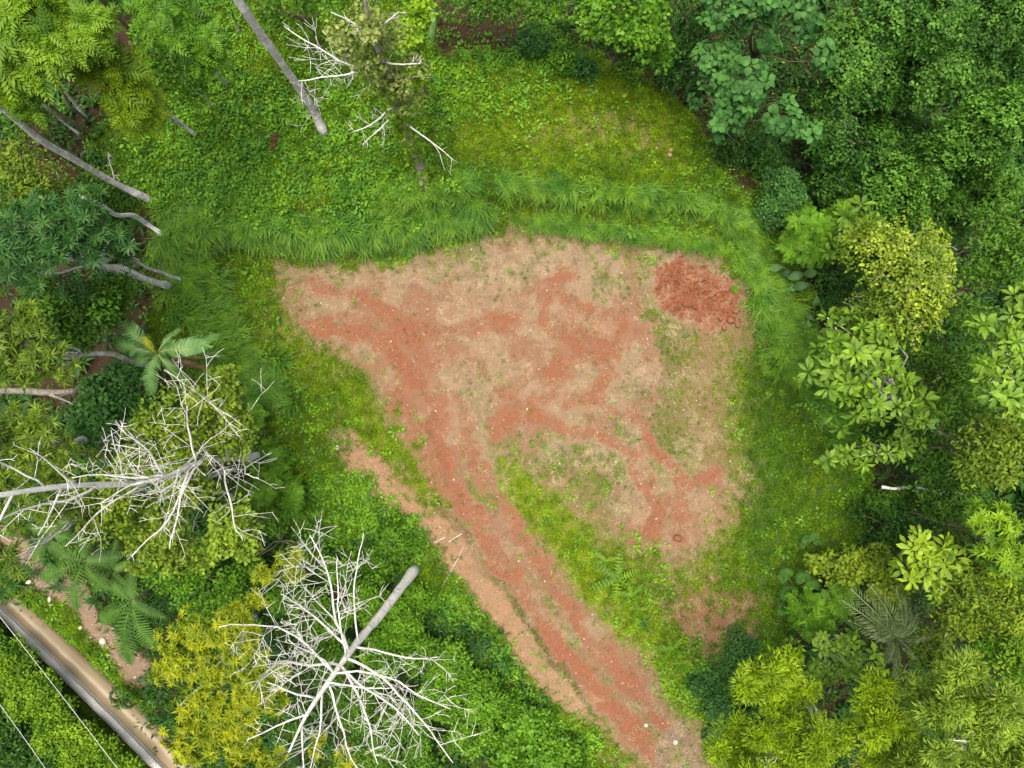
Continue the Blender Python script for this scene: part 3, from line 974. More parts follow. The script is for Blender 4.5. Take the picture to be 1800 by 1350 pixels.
def broad_tree(name, label, lobes, kind, mat, base=None, n=60, L=.5, n_per=8, trunk_r=.10, bark=None, el=(0, .7), flat=.6, maxobj=300, cat='tree', tip=0, group=None):
    _tc[0] += 1
    Rg = np.random.default_rng(1000 + _tc[0])
    bark = bark or B_BROWN
    C = [P(u, v, h) for u, v, h, r in lobes]
    Rm = [r * mpp(h) for u, v, h, r in lobes]
    top = np.mean(C, axis=0)
    if base is None:
        b = np.array([top[0], top[1], 0.0]); b[2] = float(height(b[0:1], b[1:2])[0])
    else:
        b = G(*base)
    root = thing(name, b, label, cat, group)
    ps, ns, ts, bl = [], [], [], []
    area = sum(r * r for r in Rm)
    for c, R in zip(C, Rm):
        p, nr, tp, B = lump_shoots(c - np.array([0, 0, R * flat * .6]), R, flat, max(4, int(n * R * R / area)), .4, Rg)
        ps.append(p); ns.append(nr); ts.append(tp); bl.append(B)
    p, nr, tp = np.concatenate(ps), np.concatenate(ns), np.concatenate(ts) + tip
    keep = p[:, 2] > height(p[:, 0], p[:, 1]) + .2
    p, nr, tp = p[keep], nr[keep], tp[keep]
    fork = b + (top - b) * .55
    path = bend(b - [0, 0, .1], fork, 7, .06, Rg)
    add_trunk(root, path, np.linspace(trunk_r, trunk_r * .6, 7), bark)
    for i in Rg.permutation(len(p))[:14]:
        add_trunk(root, bend(fork, p[i], 5, .10, Rg), np.linspace(trunk_r * .4, .012, 5), bark, 6, 'branch')
    add_leaves(root, kind, mat, p, nr, tp, Rg, n_per, L, el, maxobj)
    return root

# ------------------------------------------------------------------ left wood
G_L = 'trees of the wood on the left'
tree('feathery_tree', 'tall bright yellow-green feathery tree filling the top left corner', 'tree',
     [(50, 55, 12, 105), (130, 55, 11.5, 70), (25, 130, 11, 55), (75, 100, 11.5, 46), (-60, 60, 12, 120)], 'pinnate', 'lime', (150, 215), 2.0, mode='obj', trunk_r=.07, bark=B_BROWN, group=G_L, tip=.15)
tree('feathery_tree', 'feathery tree with yellow-tipped sprays above the dark gap of bare ground', 'tree',
     [(190, 122, 10.2, 44), (218, 158, 9.8, 46), (165, 112, 10.4, 30), (240, 185, 9.0, 34)], 'pinnate', 'limeyellow', (330, 225), 1.7, mode='obj', trunk_r=.07, bark=B_GREY, group=G_L, tip=.15)
tree('feathery_tree', 'mid-green feathery tree at the top edge with a yellow sprig', 'tree',
     [(285, 25, 9, 65), (345, 55, 8.5, 50), (360, 80, 8, 34)], 'pinnate', 'fresh', (400, 150), 1.8, mode='obj', trunk_r=.08, bark=B_GREY, group=G_L)
tree('small_leaf_tree', 'deep green small-leaved sapling between the feathery trees and the weedy slope', 'tree',
     [(255, 55, 7, 34), (300, 110, 6.5, 48), (325, 150, 6, 34)], 'small', 'fresh', (372, 190), 2.0, trunk_r=.05, bark=B_GREY, group=G_L)
tree('small_leaf_tree', 'yellow-green small-leaved tree below the feathery corner tree', 'tree',
     [(20, 275, 5, 45), (15, 325, 6, 50), (75, 320, 5, 42), (110, 345, 4.5, 36), (50, 350, 6, 40)], 'small', 'olive', (170, 380), 2.0, trunk_r=.09, bark=B_GREY, group=G_L, tip=.1)
tree('small_leaf_tree', 'low mid-green tree behind the longest leaning grey trunk', 'tree',
     [(20, 170, 5, 34), (60, 190, 4, 24), (30, 225, 3.5, 24), (165, 325, 1.8, 34), (205, 350, 1.6, 26)], 'small', 'green', None, 1.6, trunk_r=.04, bark=B_BROWN, group=G_L, limbs=False)
tree('rosette_tree', 'blue-green tree with star-shaped leaf whorls on the left side', 'tree',
     [(60, 395, 9, 70), (130, 375, 8.5, 55), (40, 455, 9, 60), (160, 420, 8, 50), (-40, 420, 9.5, 90)], 'rosetteblue', 'blue', (300, 505), 2.1, mode='obj', trunk_r=.13, bark=B_WHITE, group=G_L)
tree('rosette_tree', 'blue-green whorled tree overhanging the crooked pale trunk', 'tree',
     [(205, 415, 7.5, 36), (165, 405, 7.5, 40), (225, 440, 6.0, 24), (120, 500, 6.5, 36)], 'rosetteblue', 'blue', None, 1.7, mode='obj', trunk_r=.07, bark=B_GREY, group=G_L)
tree('small_leaf_tree', 'dense rounded mid-green tree above the banana plant', 'tree',
     [(150, 540, 6, 62), (70, 530, 6.5, 62), (200, 520, 5, 40), (140, 590, 5, 34), (100, 585, 6, 50)], 'small', 'green', None, 2.6, trunk_r=.12, group=G_L, tip=.08)
tree('rosette_tree', 'yellow-green tree with star-shaped whorls at the left edge', 'tree',
     [(40, 605, 9, 62), (85, 630, 8.5, 45), (15, 650, 9, 45), (45, 565, 9, 36), (-50, 610, 9.5, 80)], 'rosette', 'olive', None, 2.0, mode='obj', trunk_r=.12, bark=B_GREY, group=G_L, tip=.12)
tree('small_leaf_tree', 'pale blue-green bush between the banana plant and the grey log', 'bush',
     [(195, 690, 4, 46), (160, 735, 4.5, 48), (215, 665, 3.5, 26), (165, 690, 4, 30), (225, 730, 3.5, 40)], 'smallround', 'teal', None, 2.4, trunk_r=.07, group=G_L, tip=.25)
tree('rosette_tree', 'yellow-green whorled tree below the grey log on the left', 'tree',
     [(40, 755, 8, 60), (20, 820, 8, 55), (95, 810, 7.5, 40), (-60, 780, 8.5, 80)], 'rosette', 'olive', None, 1.9, mode='obj', trunk_r=.11, bark=B_GREY, group=G_L, tip=.05)
tree('lichen_tree', 'sparse yellow-green tree tangled with the forked bleached tree', 'tree',
     [(300, 730, 7.2, 78), (370, 710, 6.8, 61), (240, 790, 7.2, 72), (330, 810, 6.8, 72), (410, 770, 6.4, 50), (200, 860, 7.2, 67), (290, 890, 6.8, 78), (385, 675, 6.4, 38), (180, 920, 6.8, 50), (120, 870, 7.2, 50), (250, 960, 6.4, 56), (310, 985, 6.0, 38)],
     'smallround', 'olive', (420, 870), 1.35, trunk_r=.06, bark=B_WHITE, scale=.85, tip=.1)
tree('round_leaf_tree', 'pale yellow round-leaved tree beside the bleached forked tree', 'tree',
     [(405, 915, 6, 36), (430, 955, 5.5, 32), (385, 960, 5.5, 24), (350, 985, 5.5, 20)], 'smallround', 'khaki', None, 2.2, trunk_r=.05)
tree('rosette_tree', 'long-leaved whorled tree over the dirt bank by the ferns', 'tree',
     [(45, 915, 9, 40), (15, 985, 9, 35), (80, 905, 8.5, 25), (5, 895, 9, 40)], 'rosetteblue', 'olive', None, 1.1, mode='obj', trunk_r=.08, bark=B_GREY)
tree('yellow_tree', 'gold and green whorled tree in front of the bleached bare tree', 'tree',
     [(330, 1130, 6.7, 66), (300, 1180, 6.7, 44), (400, 1110, 7.0, 52), (420, 1180, 7.0, 55), (360, 1200, 6.7, 50), (440, 1240, 7.0, 50), (380, 1260, 6.7, 55), (310, 1270, 6.3, 42), (420, 1310, 6.7, 52), (340, 1320, 6.3, 40), (480, 1190, 7.4, 28)],
     'yellowros', 'yellow', (450, 1080), 1.75, mode='obj', trunk_r=.12, bark=B_WHITE, tip=-.20)
tree('yellow_tree', 'small golden sprig of a tree top between the two bleached trees', 'tree',
     [(465, 1010, 6.7, 30), (510, 980, 6.7, 22), (450, 1055, 6.3, 16), (520, 1010, 6.7, 16)], 'yellowros', 'yellow', None, 1.5, mode='obj', trunk_r=.04, bark=B_WHITE, tip=.2)
tree('yellow_tree', 'golden green tree top at the bottom edge below the bleached tree', 'tree',
     [(470, 1340, 5.9, 40), (610, 1345, 5.2, 26), (560, 1320, 5.2, 22)], 'yellowros', 'yellow', None, 1.4, mode='obj', trunk_r=.05, bark=B_WHITE)

# ------------------------------------------------------------------ shrubs lower left
G_S = 'green shrubs on the slope below the pad'
for lb, lobes, kd, mt, cv in [
    ('fresh green feathery shrub right of the forked bleached tree', [(470, 820, 2, 45), (500, 870, 1.8, 38), (450, 870, 2.2, 36), (440, 740, 2, 30)], 'pinnatesmall', 'fresh', 2.4),
    ('dark green shrub between the two bleached trees', [(480, 910, 2.0, 42), (540, 960, 1.4, 34), (430, 1000, 2.2, 34)], 'small', 'fresh', 2.4),
    ('low rounded shrub above the tip of the bleached trunk', [(690, 950, 1.2, 40), (660, 990, 1.1, 34), (710, 980, 1.0, 28)], 'tiny', 'fresh', 2.6),
    ('shrub hidden under the spreading bare branches', [(560, 1090, 3, 58), (640, 1060, 2.6, 48), (500, 1060, 3, 44), (590, 1010, 2.2, 40)], 'tiny', 'fresh', 2.2),
    ('mounded shrub right of the bleached trunk', [(700, 1110, 2.6, 55), (740, 1160, 2.6, 50), (670, 1170, 2.6, 50), (720, 1060, 1.6, 34)], 'tiny', 'fresh', 2.5),
    ('broad mounded green shrub at the tips of the bare branches', [(800, 1180, 2.4, 52), (850, 1230, 2.2, 50), (780, 1240, 2.5, 55), (830, 1290, 2.3, 50)], 'tiny', 'fresh', 2.5),
    ('mid-green shrub at the bottom edge beside the track', [(930, 1290, 1.8, 50), (980, 1330, 1.6, 44), (890, 1330, 2, 50), (900, 1250, 1.6, 30)], 'smallround', 'fresh', 2.5),
    ('green shrub at the bottom edge under the bare twigs', [(700, 1270, 2.6, 56), (740, 1330, 2.6, 56), (660, 1330, 2.6, 50), (620, 1250, 2.8, 50), (580, 1170, 3, 50)], 'tiny', 'green', 2.4),
    ('leafy shrub between the tree ferns and the golden tree', [(330, 1050, 3, 52), (280, 1010, 3, 40), (400, 1040, 3, 45), (350, 990, 3, 36)], 'small', 'fresh', 1.9),
]:
    tree('shrub', lb, 'shrub', [(u, v, h * .58 - .1, r) for u, v, h, r in lobes], kd, mt, None, cv, trunk_r=.035, group=G_S, flat=.65, tip=.06)
tree('shrub', 'small dark whorled shrub leaning over the muddy channel', 'shrub', [(212, 1228, -.6, 22)], 'rosette', 'deep', None, 2.2, trunk_r=.02, flat=.8)
tree('hedge', 'long bright yellow-green hedge running beside the pebbled wall', 'hedge',
     [(-55, 1115, -.2, 44), (-14, 1153, -.2, 44), (22, 1192, -.2, 43), (56, 1228, -.1, 43), (88, 1263, -.2, 44), (123, 1298, -.1, 44), (158, 1333, -.2, 43), (198, 1378, -.2, 44), (26, 1240, -.3, 36), (80, 1306, -.3, 38), (120, 1350, -.3, 38), (-42, 1172, -.3, 40)],
     'tiny', 'lime', None, 2.6, trunk_r=.05, flat=.85)
tree('shrub', 'dark blue-green bush in the bottom left corner under the second cable', 'bush',
     [(15, 1335, -.6, 50), (65, 1365, -.6, 44), (-40, 1300, -.5, 60), (0, 1290, -.9, 36)], 'small', 'deep', None, 2.2, trunk_r=.05, flat=.8)

# ------------------------------------------------------------------ top edge
tree('shrub', 'pale young bush standing on the upper lawn', 'shrub', [(985, 100, 2.2, 24), (1000, 85, 2.4, 14)], 'small', 'fresh', (990, 120), 2.2, trunk_r=.03, tip=.1)
tree('shrub', 'blue-green young bush beside the pale one on the upper lawn', 'shrub', [(1025, 105, 2.0, 22), (1030, 120, 1.6, 16)], 'small', 'teal', (1015, 130), 2.2, trunk_r=.03)
tree('shrub', 'low leafy bush at the edge of the brown litter at the top', 'shrub', [(940, 60, 2.3, 28), (920, 75, 2.0, 20), (965, 75, 2.0, 18)], 'small', 'teal', None, 2.0, trunk_r=.03)
tree('small_leaf_tree', 'round bright green small-leaved tree at the top edge', 'tree', [(1080, 20, 6, 52), (1130, 40, 6, 48), (1040, 15, 5.5, 36), (1150, 5, 6, 40), (1160, 85, 4.5, 26)], 'smallround', 'fresh', (1120, 110), 2.2, trunk_r=.08)
tree('small_leaf_tree', 'dark green bush under the round bright tree at the top', 'bush', [(1110, 85, 3.2, 34), (1060, 60, 3.4, 34), (1000, 50, 3.2, 30), (1180, 115, 2.6, 28)], 'small', 'deep', None, 1.8, trunk_r=.05)
tree('small_leaf_tree', 'green tree along the top edge beside the banana leaf', 'tree', [(800, -10, 5, 40), (860, -10, 5, 46), (900, 0, 4.5, 40), (960, -5, 5, 46)], 'small', 'green', None, 1.5, trunk_r=.06)
tree('small_leaf_tree', 'shady green tree at the top edge right of the tall trunk', 'tree', [(440, -20, 6, 50), (520, -30, 6, 55), (480, 20, 5, 30), (590, -20, 6, 50), (540, 18, 4.0, 28)], 'small', 'green', None, 1.3, trunk_r=.06)

# ------------------------------------------------------------------ right wood
G_R = 'trees of the wood on the right'
broad_tree('large_leaf_tree', 'leaning tree with large blue-green leaves at the corner of the upper lawn',
           [(1260, 110, 5.5, 60), (1330, 130, 6, 55), (1290, 190, 5.5, 60), (1380, 200, 5.5, 55), (1240, 160, 5, 34), (1420, 235, 5, 30), (1340, 60, 6, 40)], 'round', 'teal', (1282, 265), 120, .33, 7, .09, B_OLIVE, (-.15, .45), group=G_R)
broad_tree('large_leaf_tree', 'large-leaved blue-green tree at the top edge behind the leaning one',
           [(1270, 15, 6.5, 60), (1340, -5, 7, 60), (1420, 40, 6, 40), (1450, 90, 5.5, 34), (1400, 0, 6.5, 50)], 'round', 'teal', None, 90, .33, 7, .09, B_OLIVE, (-.15, .45), group=G_R)
tree('small_leaf_tree', 'dark green understorey tree behind the large blue-green leaves', 'tree', [(1210, 60, 4, 50), (1230, 5, 5, 50), (1200, 110, 3, 40), (1300, 240, 1.5, 50), (1350, 260, 1.6, 40)], 'small', 'deep', None, 1.6, trunk_r=.07, group=G_R)
tree('small_leaf_tree', 'round dense dark blue-green bush at the end of the grassy bank', 'bush', [(1383, 330, 2.2, 48), (1370, 360, 1.5, 40), (1400, 350, 1.6, 36)], 'tiny', 'blue', None, 3.0, trunk_r=.06, flat=.95, group=G_R)
tree('small_leaf_tree', 'bright fresh-green bush between the round bush and the vines', 'bush', [(1425, 395, 2.8, 42), (1450, 430, 2.8, 38), (1400, 425, 2.2, 30), (1480, 385, 2.6, 30)], 'pinnatesmall', 'fresh', None, 2.6, trunk_r=.05, flat=.8, group=G_R)
broad_tree('broad_leaf_tree', 'broad-leaved yellow-green tree overhanging the grass on the right',
           [(1490, 590, 5.5, 55), (1470, 650, 5.5, 60), (1530, 640, 6, 60), (1510, 710, 5.5, 55), (1580, 690, 6, 55), (1560, 590, 6, 45), (1620, 730, 5.5, 40)], 'big', 'bigleaf', (1600, 720), 120, .50, 8, .12, B_GREY, (0, .7), tip=.05, group=G_R)
broad_tree('broad_leaf_tree', 'low broad-leaved branch reaching over the dark grass near the log',
           [(1470, 810, 2.6, 28), (1510, 800, 2.8, 34), (1560, 790, 3.0, 34), (1600, 770, 3.2, 34)], 'big', 'bigleaf', (1640, 790), 34, .46, 8, .05, B_GREY, (0, .6), group=G_R)
broad_tree('broad_leaf_tree', 'bright broad-leaved tree at the right edge',
           [(1775, 600, 9, 60), (1790, 690, 9, 60), (1740, 660, 8.5, 40), (1800, 540, 9, 50)], 'big', 'bigleaf', (1740, 650), 80, .42, 8, .05, B_GREY, (0, .7), group=G_R, tip=.1)
broad_tree('broad_leaf_tree', 'small tree with large glossy yellow-green leaves above the palm',
           [(1640, 960, 5.5, 42), (1680, 985, 5.5, 36), (1620, 1010, 5.2, 40), (1660, 1025, 5, 34)], 'big', 'bigyellow', (1655, 1045), 40, .50, 8, .06, B_GREY, (0, .75), group=G_R)
broad_tree('broad_leaf_tree', 'broad-leaved sapling beside the round bright bush',
           [(1510, 375, 4, 34), (1540, 400, 4, 30), (1475, 430, 3.5, 26), (1500, 420, 3.6, 24)], 'big', 'bigleaf', None, 30, .48, 7, .04, B_GREY, (0, .8), group=G_R)
broad_tree('broad_leaf_tree', 'green broad-leaved tree behind the fan palm at the lower right',
           [(1470, 1160, 3.4, 46), (1520, 1170, 3.6, 46), (1440, 1190, 3.2, 34), (1500, 1120, 3.0, 34)], 'oval', 'bigleaf', None, 48, .36, 7, .06, B_GREY, (0, .7), group=G_R, tip=.1)
for lb, lobes, kd, mt, cv, tp in [
    ('dark green tree at the right edge below the vine ridge', [(1760, 400, 6, 60), (1790, 460, 6, 55), (1740, 470, 5.5, 40), (1770, 340, 5, 40)], 'small', 'green', 2.0, .05),
    ('shady green tree between the lime vines and the right edge', [(1720, 560, 5, 50), (1690, 640, 5, 50), (1730, 740, 5, 50), (1680, 720, 4.5, 44)], 'small', 'green', 1.8, 0),
    ('yellow-green small-leaved tree near the right edge above the log', [(1740, 770, 7, 46), (1780, 820, 7, 55), (1720, 830, 6.5, 36), (1790, 760, 7, 46)], 'small', 'olive', 2.0, .12),
    ('dark bush behind the fallen log', [(1640, 800, 3, 50), (1690, 830, 3, 55), (1660, 880, 2.6, 50), (1720, 890, 3, 50)], 'small', 'green', 1.9, -.1),
    ('dark shrub right of the shaded grass', [(1580, 930, 1.6, 50), (1640, 920, 2, 50), (1540, 960, 1.2, 36), (1520, 900, .6, 24)], 'small', 'deep', 1.7, 0),
    ('yellow-green whorled tree at the right edge below the dark bush', [(1760, 940, 7, 55), (1790, 990, 7, 50), (1730, 910, 6.5, 34)], 'rosette', 'lime', 2.0, 0),
    ('olive small-leaved tree right of the glossy sapling', [(1740, 1050, 6, 60), (1790, 1090, 6, 60), (1700, 1090, 5.5, 44), (1780, 1030, 6, 44)], 'small', 'olive', 2.0, .05),
    ('mixed yellow-green bush above the fan palm', [(1500, 1000, 2.2, 44), (1550, 1000, 2.4, 40), (1450, 1000, 1.8, 30), (1570, 1040, 2.6, 36)], 'smallround', 'olive', 2.0, .1),
    ('small green bush left of the silvery palm', [(1440, 1090, 1.8, 40), (1480, 1060, 2, 40), (1410, 1060, 1.4, 26)], 'pinnatesmall', 'fresh', 2.0, 0),
    ('dense dark ground-hugging bush left of the lime tree', [(1240, 1210, .3, 44), (1280, 1180, .3, 40), (1260, 1260, .4, 46), (1310, 1150, .4, 40), (1280, 1310, .5, 40), (1225, 1165, .0, 24)], 'tiny', 'blue', 2.2, -.15),
    ('dark tree filling the gap right of the overhanging broad-leaved tree', [(1650, 650, 3, 50), (1620, 600, 3, 44), (1690, 690, 3.5, 46)], 'small', 'green', 2.0, -.05),
    ('shady bush between the low broad-leaved branch and the overhanging tree', [(1560, 750, 1.6, 44), (1540, 700, 1.4, 40)], 'small', 'deep', 2.0, 0),
    ('dark shrub behind the elephant ear plants', [(1480, 480, 1.2, 44), (1500, 540, 1.2, 44), (1470, 530, .6, 30)], 'small', 'deep', 2.0, 0),
    ('dark shrub on the edge of the shaded grass under the log', [(1560, 890, .8, 36), (1600, 880, 1.0, 36)], 'tiny', 'green', 2.0, -.1),
    ('dense green tree between the glossy sapling and the right edge', [(1700, 1010, 4.5, 46), (1720, 960, 4.5, 40), (1690, 940, 4, 36)], 'small', 'green', 2.0, 0),
    ('shaded bush behind the lime tree and the palm', [(1640, 1150, 1, 44), (1670, 1180, 1.5, 46), (1600, 1210, .6, 40), (1670, 1090, 2, 40)], 'small', 'olive', 1.7, -.1),
    ('green tree at the right edge above the pale treetop', [(1780, 1150, 6, 50), (1800, 1210, 6.5, 46), (1750, 1140, 5.5, 36)], 'small', 'lime', 1.9, 0),
]:
    c = 'bush' if 'bush' in lb else ('shrub' if 'shrub' in lb else 'tree')
    tree('small_leaf_tree' if c == 'tree' else 'shrub', lb, c, lobes, kd, mt, None, cv, trunk_r=.06 if c == 'tree' else .03, group=G_R, tip=tp)
RL = np.random.default_rng(404)
def many_lobes(poly, n, h0, h1, r0, r1):
    a = np.array(poly, float)
    out = []
    while len(out) < n:
        u, v = RL.uniform(a[:, 0].min(), a[:, 0].max()), RL.uniform(a[:, 1].min(), a[:, 1].max())
        if inside(np.array([u]), np.array([v]), poly)[0] and all(math.hypot(u - o[0], v - o[1]) > r0 * .75 for o in out):
            out.append((u, v, RL.uniform(h0, h1), RL.uniform(r0, r1)))
    return out
tree('lime_tree', 'bright lime yellow tree with feathery clumps at the lower right', 'tree',
     many_lobes([(1365, 1110), (1410, 1150), (1400, 1200), (1480, 1215), (1560, 1195), (1620, 1260), (1620, 1400), (1280, 1400), (1275, 1290), (1300, 1225), (1345, 1170)], 34, 6.2, 8.4, 24, 42),
     'fine', 'limeyellow', (1430, 1225), 2.7, trunk_r=.10, bark=B_GREY, tip=.06, scale=.95, nblob=5)
tree('lime_tree', 'pale yellow-green treetop in the lower right corner', 'tree',
     many_lobes([(1690, 1150), (1740, 1200), (1800, 1220), (1850, 1400), (1620, 1400), (1625, 1280), (1650, 1200)], 24, 8.6, 10.8, 28, 48),
     'fine', 'khaki', (1610, 1225), 2.6, trunk_r=.12, bark=B_GREY, tip=.04, scale=1.0, nblob=5)

# vines draped over trees: strands hang down the slopes of a lumpy ridge
def vine_tree(label, ridge, mat, n, flow=.6, wild=.35, drop=1.0, woody=0, bright=0.0):
    _tc[0] += 1
    Rg = np.random.default_rng(3000 + _tc[0])
    K = np.array([np.append(P(u, v, h), r * mpp(h)) for u, v, h, r in ridge])
    t = Rg.uniform(0, len(K) - 1, n)
    c = np.stack([np.interp(t, np.arange(len(K)), K[:, k]) for k in range(4)], 1)
    c2 = np.stack([np.interp(np.clip(t + .05, 0, len(K) - 1), np.arange(len(K)), K[:, k]) for k in range(4)], 1)
    c1 = np.stack([np.interp(np.clip(t - .05, 0, len(K) - 1), np.arange(len(K)), K[:, k]) for k in range(4)], 1)
    d = c2[:, :2] - c1[:, :2]
    d /= np.linalg.norm(d, axis=1, keepdims=True) + 1e-9
    perp = np.stack([-d[:, 1], d[:, 0]], 1)
    r = c[:, 3]
    a = Rg.uniform(-1.45, 1.45, n)
    lump = .42 + 1.15 * fbm(c[:, 0] * .85 + a * .9, c[:, 1] * .85 + t * 1.6, 71 + _tc[0], 2)
    # round the two ends of the ridge with a cap
    tt = t / (len(K) - 1)
    endk = np.where(tt < .12, (tt - .12) / .12, np.where(tt > .88, (tt - .88) / .12, 0))
    e = Rg.uniform(0, 1.3, n) * np.abs(endk) * np.sign(endk)
    p = np.zeros((n, 3))
    p[:, :2] = c[:, :2] + perp * (np.sin(a) * r * lump)[:, None] + d * (np.sin(e) * r * .7)[:, None]
    low = drop * np.minimum(r * 1.25, c[:, 2] * .8 + 1.5)
    p[:, 2] = c[:, 2] - (1 - np.cos(a) * np.cos(e)) * low + (lump - 1) * r * 1.25 + Rg.normal(0, .10, n)
    tipadd = bright
    nr = np.concatenate([perp * np.sin(a)[:, None] + d * np.sin(e)[:, None], (np.cos(a) * .9 + .15)[:, None]], 1)
    nr /= np.linalg.norm(nr, axis=1, keepdims=True)
    down = np.concatenate([perp * np.sign(np.sin(a))[:, None] * flow + d * .25, -np.abs(np.sin(a))[:, None] * .8], 1) + Rg.normal(0, wild, (n, 3))
    nr += Rg.normal(0, .28, (n, 3)); nr /= np.linalg.norm(nr, axis=1, keepdims=True)
    tip = .40 * np.clip(np.cos(a) * lump - .45, 0, 1) + Rg.normal(-.06, .16, n) + tipadd
    mid = K[len(K) // 2]
    b = np.array([mid[0], mid[1], 0.0]); b[2] = float(height(b[0:1], b[1:2])[0])
    root = thing('vine_covered_tree', b, label, 'tree', 'trees smothered by vines')
    tip = tip + .55 * (lump - 1.0)  # crests lighter, hollows darker: relief shading put into the leaf tint
    ok = (p[:, 2] > height(p[:, 0], p[:, 1])) & (Rg.uniform(0, 1, n) < sstep(.72, .92, lump) + .12)
    add_trunk(root, bend(b - [0, 0, .1], mid[:3] - [0, 0, mid[3] * .5], 7, .05, Rg), np.linspace(.14, .07, 7), B_BROWN)
    for i in Rg.permutation(n)[:8]:
        add_trunk(root, bend(mid[:3] - [0, 0, mid[3] * .6], p[i] - nr[i] * .1, 6, .1, Rg), np.linspace(.05, .012, 6), B_BROWN, 5, 'branch')
    for i in Rg.permutation(n)[:woody]:
        q = p[i] + nr[i] * .04
        dd = down[i] / np.linalg.norm(down[i])
        add_trunk(root, bend(q - dd * .6, q + dd * .7, 7, .12, Rg), np.linspace(.012, .006, 7), B_MID, 4, 'vine_stem')
    p, nr, down, tip = p[ok], nr[ok], down[ok], tip[ok]
    add_sprays(root, 'vine', mat, p, nr, tip, Rg, 1.0, 'merge', down)
    # inner foliage below the drape, tinted darker to paint shade into the gaps
    k = len(p) // 2
    q = p[:k] - nr[:k] * .6 + Rg.normal(0, .08, (k, 3))
    acc = Acc()
    tp = SPRAY['small'][0]
    M = spray_frames(nr[:k], Rg, np.full(k, 1.15))
    pk = Rg.integers(0, 4, k)
    for j in range(4): tile(acc, tp[j], M[pk == j], q[pk == j], np.full((pk == j).sum(), .1))
    o = link('foliage', acc.mesh('foliage', LM['green']), root)
    o['kind'] = 'stuff'
    return root
vine_tree('vine-smothered mound of trees in the upper right, behind the large-leaved tree', [(1480, 100, 5, 60), (1560, 90, 5.5, 70), (1640, 75, 6, 75), (1720, 80, 6.5, 70), (1830, 90, 7, 70)], 'vine', 1215)
vine_tree('vine-covered hump of trees between the leaning tree and the vine ridge', [(1490, 185, 4, 50), (1520, 240, 4, 60), (1560, 270, 3.6, 55), (1600, 200, 3.2, 50)], 'vine', 837, wild=.6)
vine_tree('long yellow-topped vine ridge descending from the right edge', [(1560, 350, 3.5, 46), (1620, 320, 4.5, 52), (1680, 285, 5.5, 56), (1740, 245, 6.5, 58), (1830, 195, 7.5, 60)], 'vine', 1080, flow=.9, bright=.28)
vine_tree('vine slope in the top right corner', [(1580, 15, 6.5, 60), (1660, 5, 7, 60), (1740, 20, 7.5, 60), (1810, 10, 8, 60)], 'vine', 756, wild=.5)
vine_tree('lower vine ridge with loose stems between the long ridge and the lime vines', [(1600, 330, 2.5, 50), (1680, 360, 3, 55), (1740, 330, 3.6, 50), (1800, 290, 4.2, 50)], 'vine', 702, woody=10)
vine_tree('dark vine mound below the leaning large-leaved tree', [(1470, 290, 1.6, 55), (1520, 330, 1.6, 55), (1560, 300, 2.0, 50)], 'vine', 567, wild=.5)
vine_tree('lime-yellow vine-draped tree with bare tangled stems beside the grassy edge', [(1560, 470, 6.0, 62), (1610, 430, 7, 66), (1640, 490, 7, 76), (1600, 560, 6.2, 60), (1540, 530, 5.2, 40)], 'vinelime', 1026, flow=.5, wild=.55, woody=36)
# ------------------------------------------------------------------ bare and leaning trunks
def spur_tree(acc, p0, d, L, r, depth, Rg, dens=1.0):
    """a stiff bare branch with straight spurs"""
    n = max(4, int(L / .35))
    pts = [np.array(p0, float)]
    d = np.array(d, float) / np.linalg.norm(d)
    for i in range(n):
        d = d + Rg.normal(0, .13, 3) + np.array([0, 0, .02])
        d /= np.linalg.norm(d)
        pts.append(pts[-1] + d * L / n)
    pts = np.array(pts)
    tube(acc, pts, np.linspace(r, .0045, len(pts)) if depth < 2 else r * .8 * (1 - np.linspace(0, 1, len(pts))) ** .8 + .010, 6 if depth > 1 else 4)
    if depth == 0: return
    k = int(L * (2.6 if depth > 1 else 2.2) * dens) + 2
    for j in range(k):
        t = Rg.uniform(.15, .95)
        i = min(int(t * n), n - 1)
        dd = pts[i + 1] - pts[i]
        dd /= np.linalg.norm(dd)
        s = np.cross(dd, Rg.normal(0, 1, 3))
        s /= np.linalg.norm(s) + 1e-9
        nd = dd * Rg.uniform(.15, .8) + s * Rg.uniform(.6, 1.0)
        spur_tree(acc, pts[i] + (pts[i + 1] - pts[i]) * Rg.uniform(), nd, L * (Rg.uniform(.18, .5) if depth > 1 else Rg.uniform(.25, .6)) * (1.15 - .5 * t), max(.008, r * .34 * (1 - .5 * t)), depth - 1, Rg, dens)

def path3(px):
    """px: list of (u, v, height or None for ground)"""
    return np.array([G(u, v) if h is None else P(u, v, h) for u, v, h in px])

def smooth_path(pts, n):
    t = np.linspace(0, len(pts) - 1, n)
    i = np.clip(t.astype(int), 0, len(pts) - 2)
    f = (t - i)[:, None]
    p = np.concatenate([2 * pts[:1] - pts[1:2], pts, 2 * pts[-1:] - pts[-2:-1]])
    a, b, c, d = p[i], p[i + 1], p[i + 2], p[i + 3]
    return .5 * (2 * b + (c - a) * f + (2 * a - 5 * b + 4 * c - d) * f ** 2 + (3 * b - a - 3 * c + d) * f ** 3)

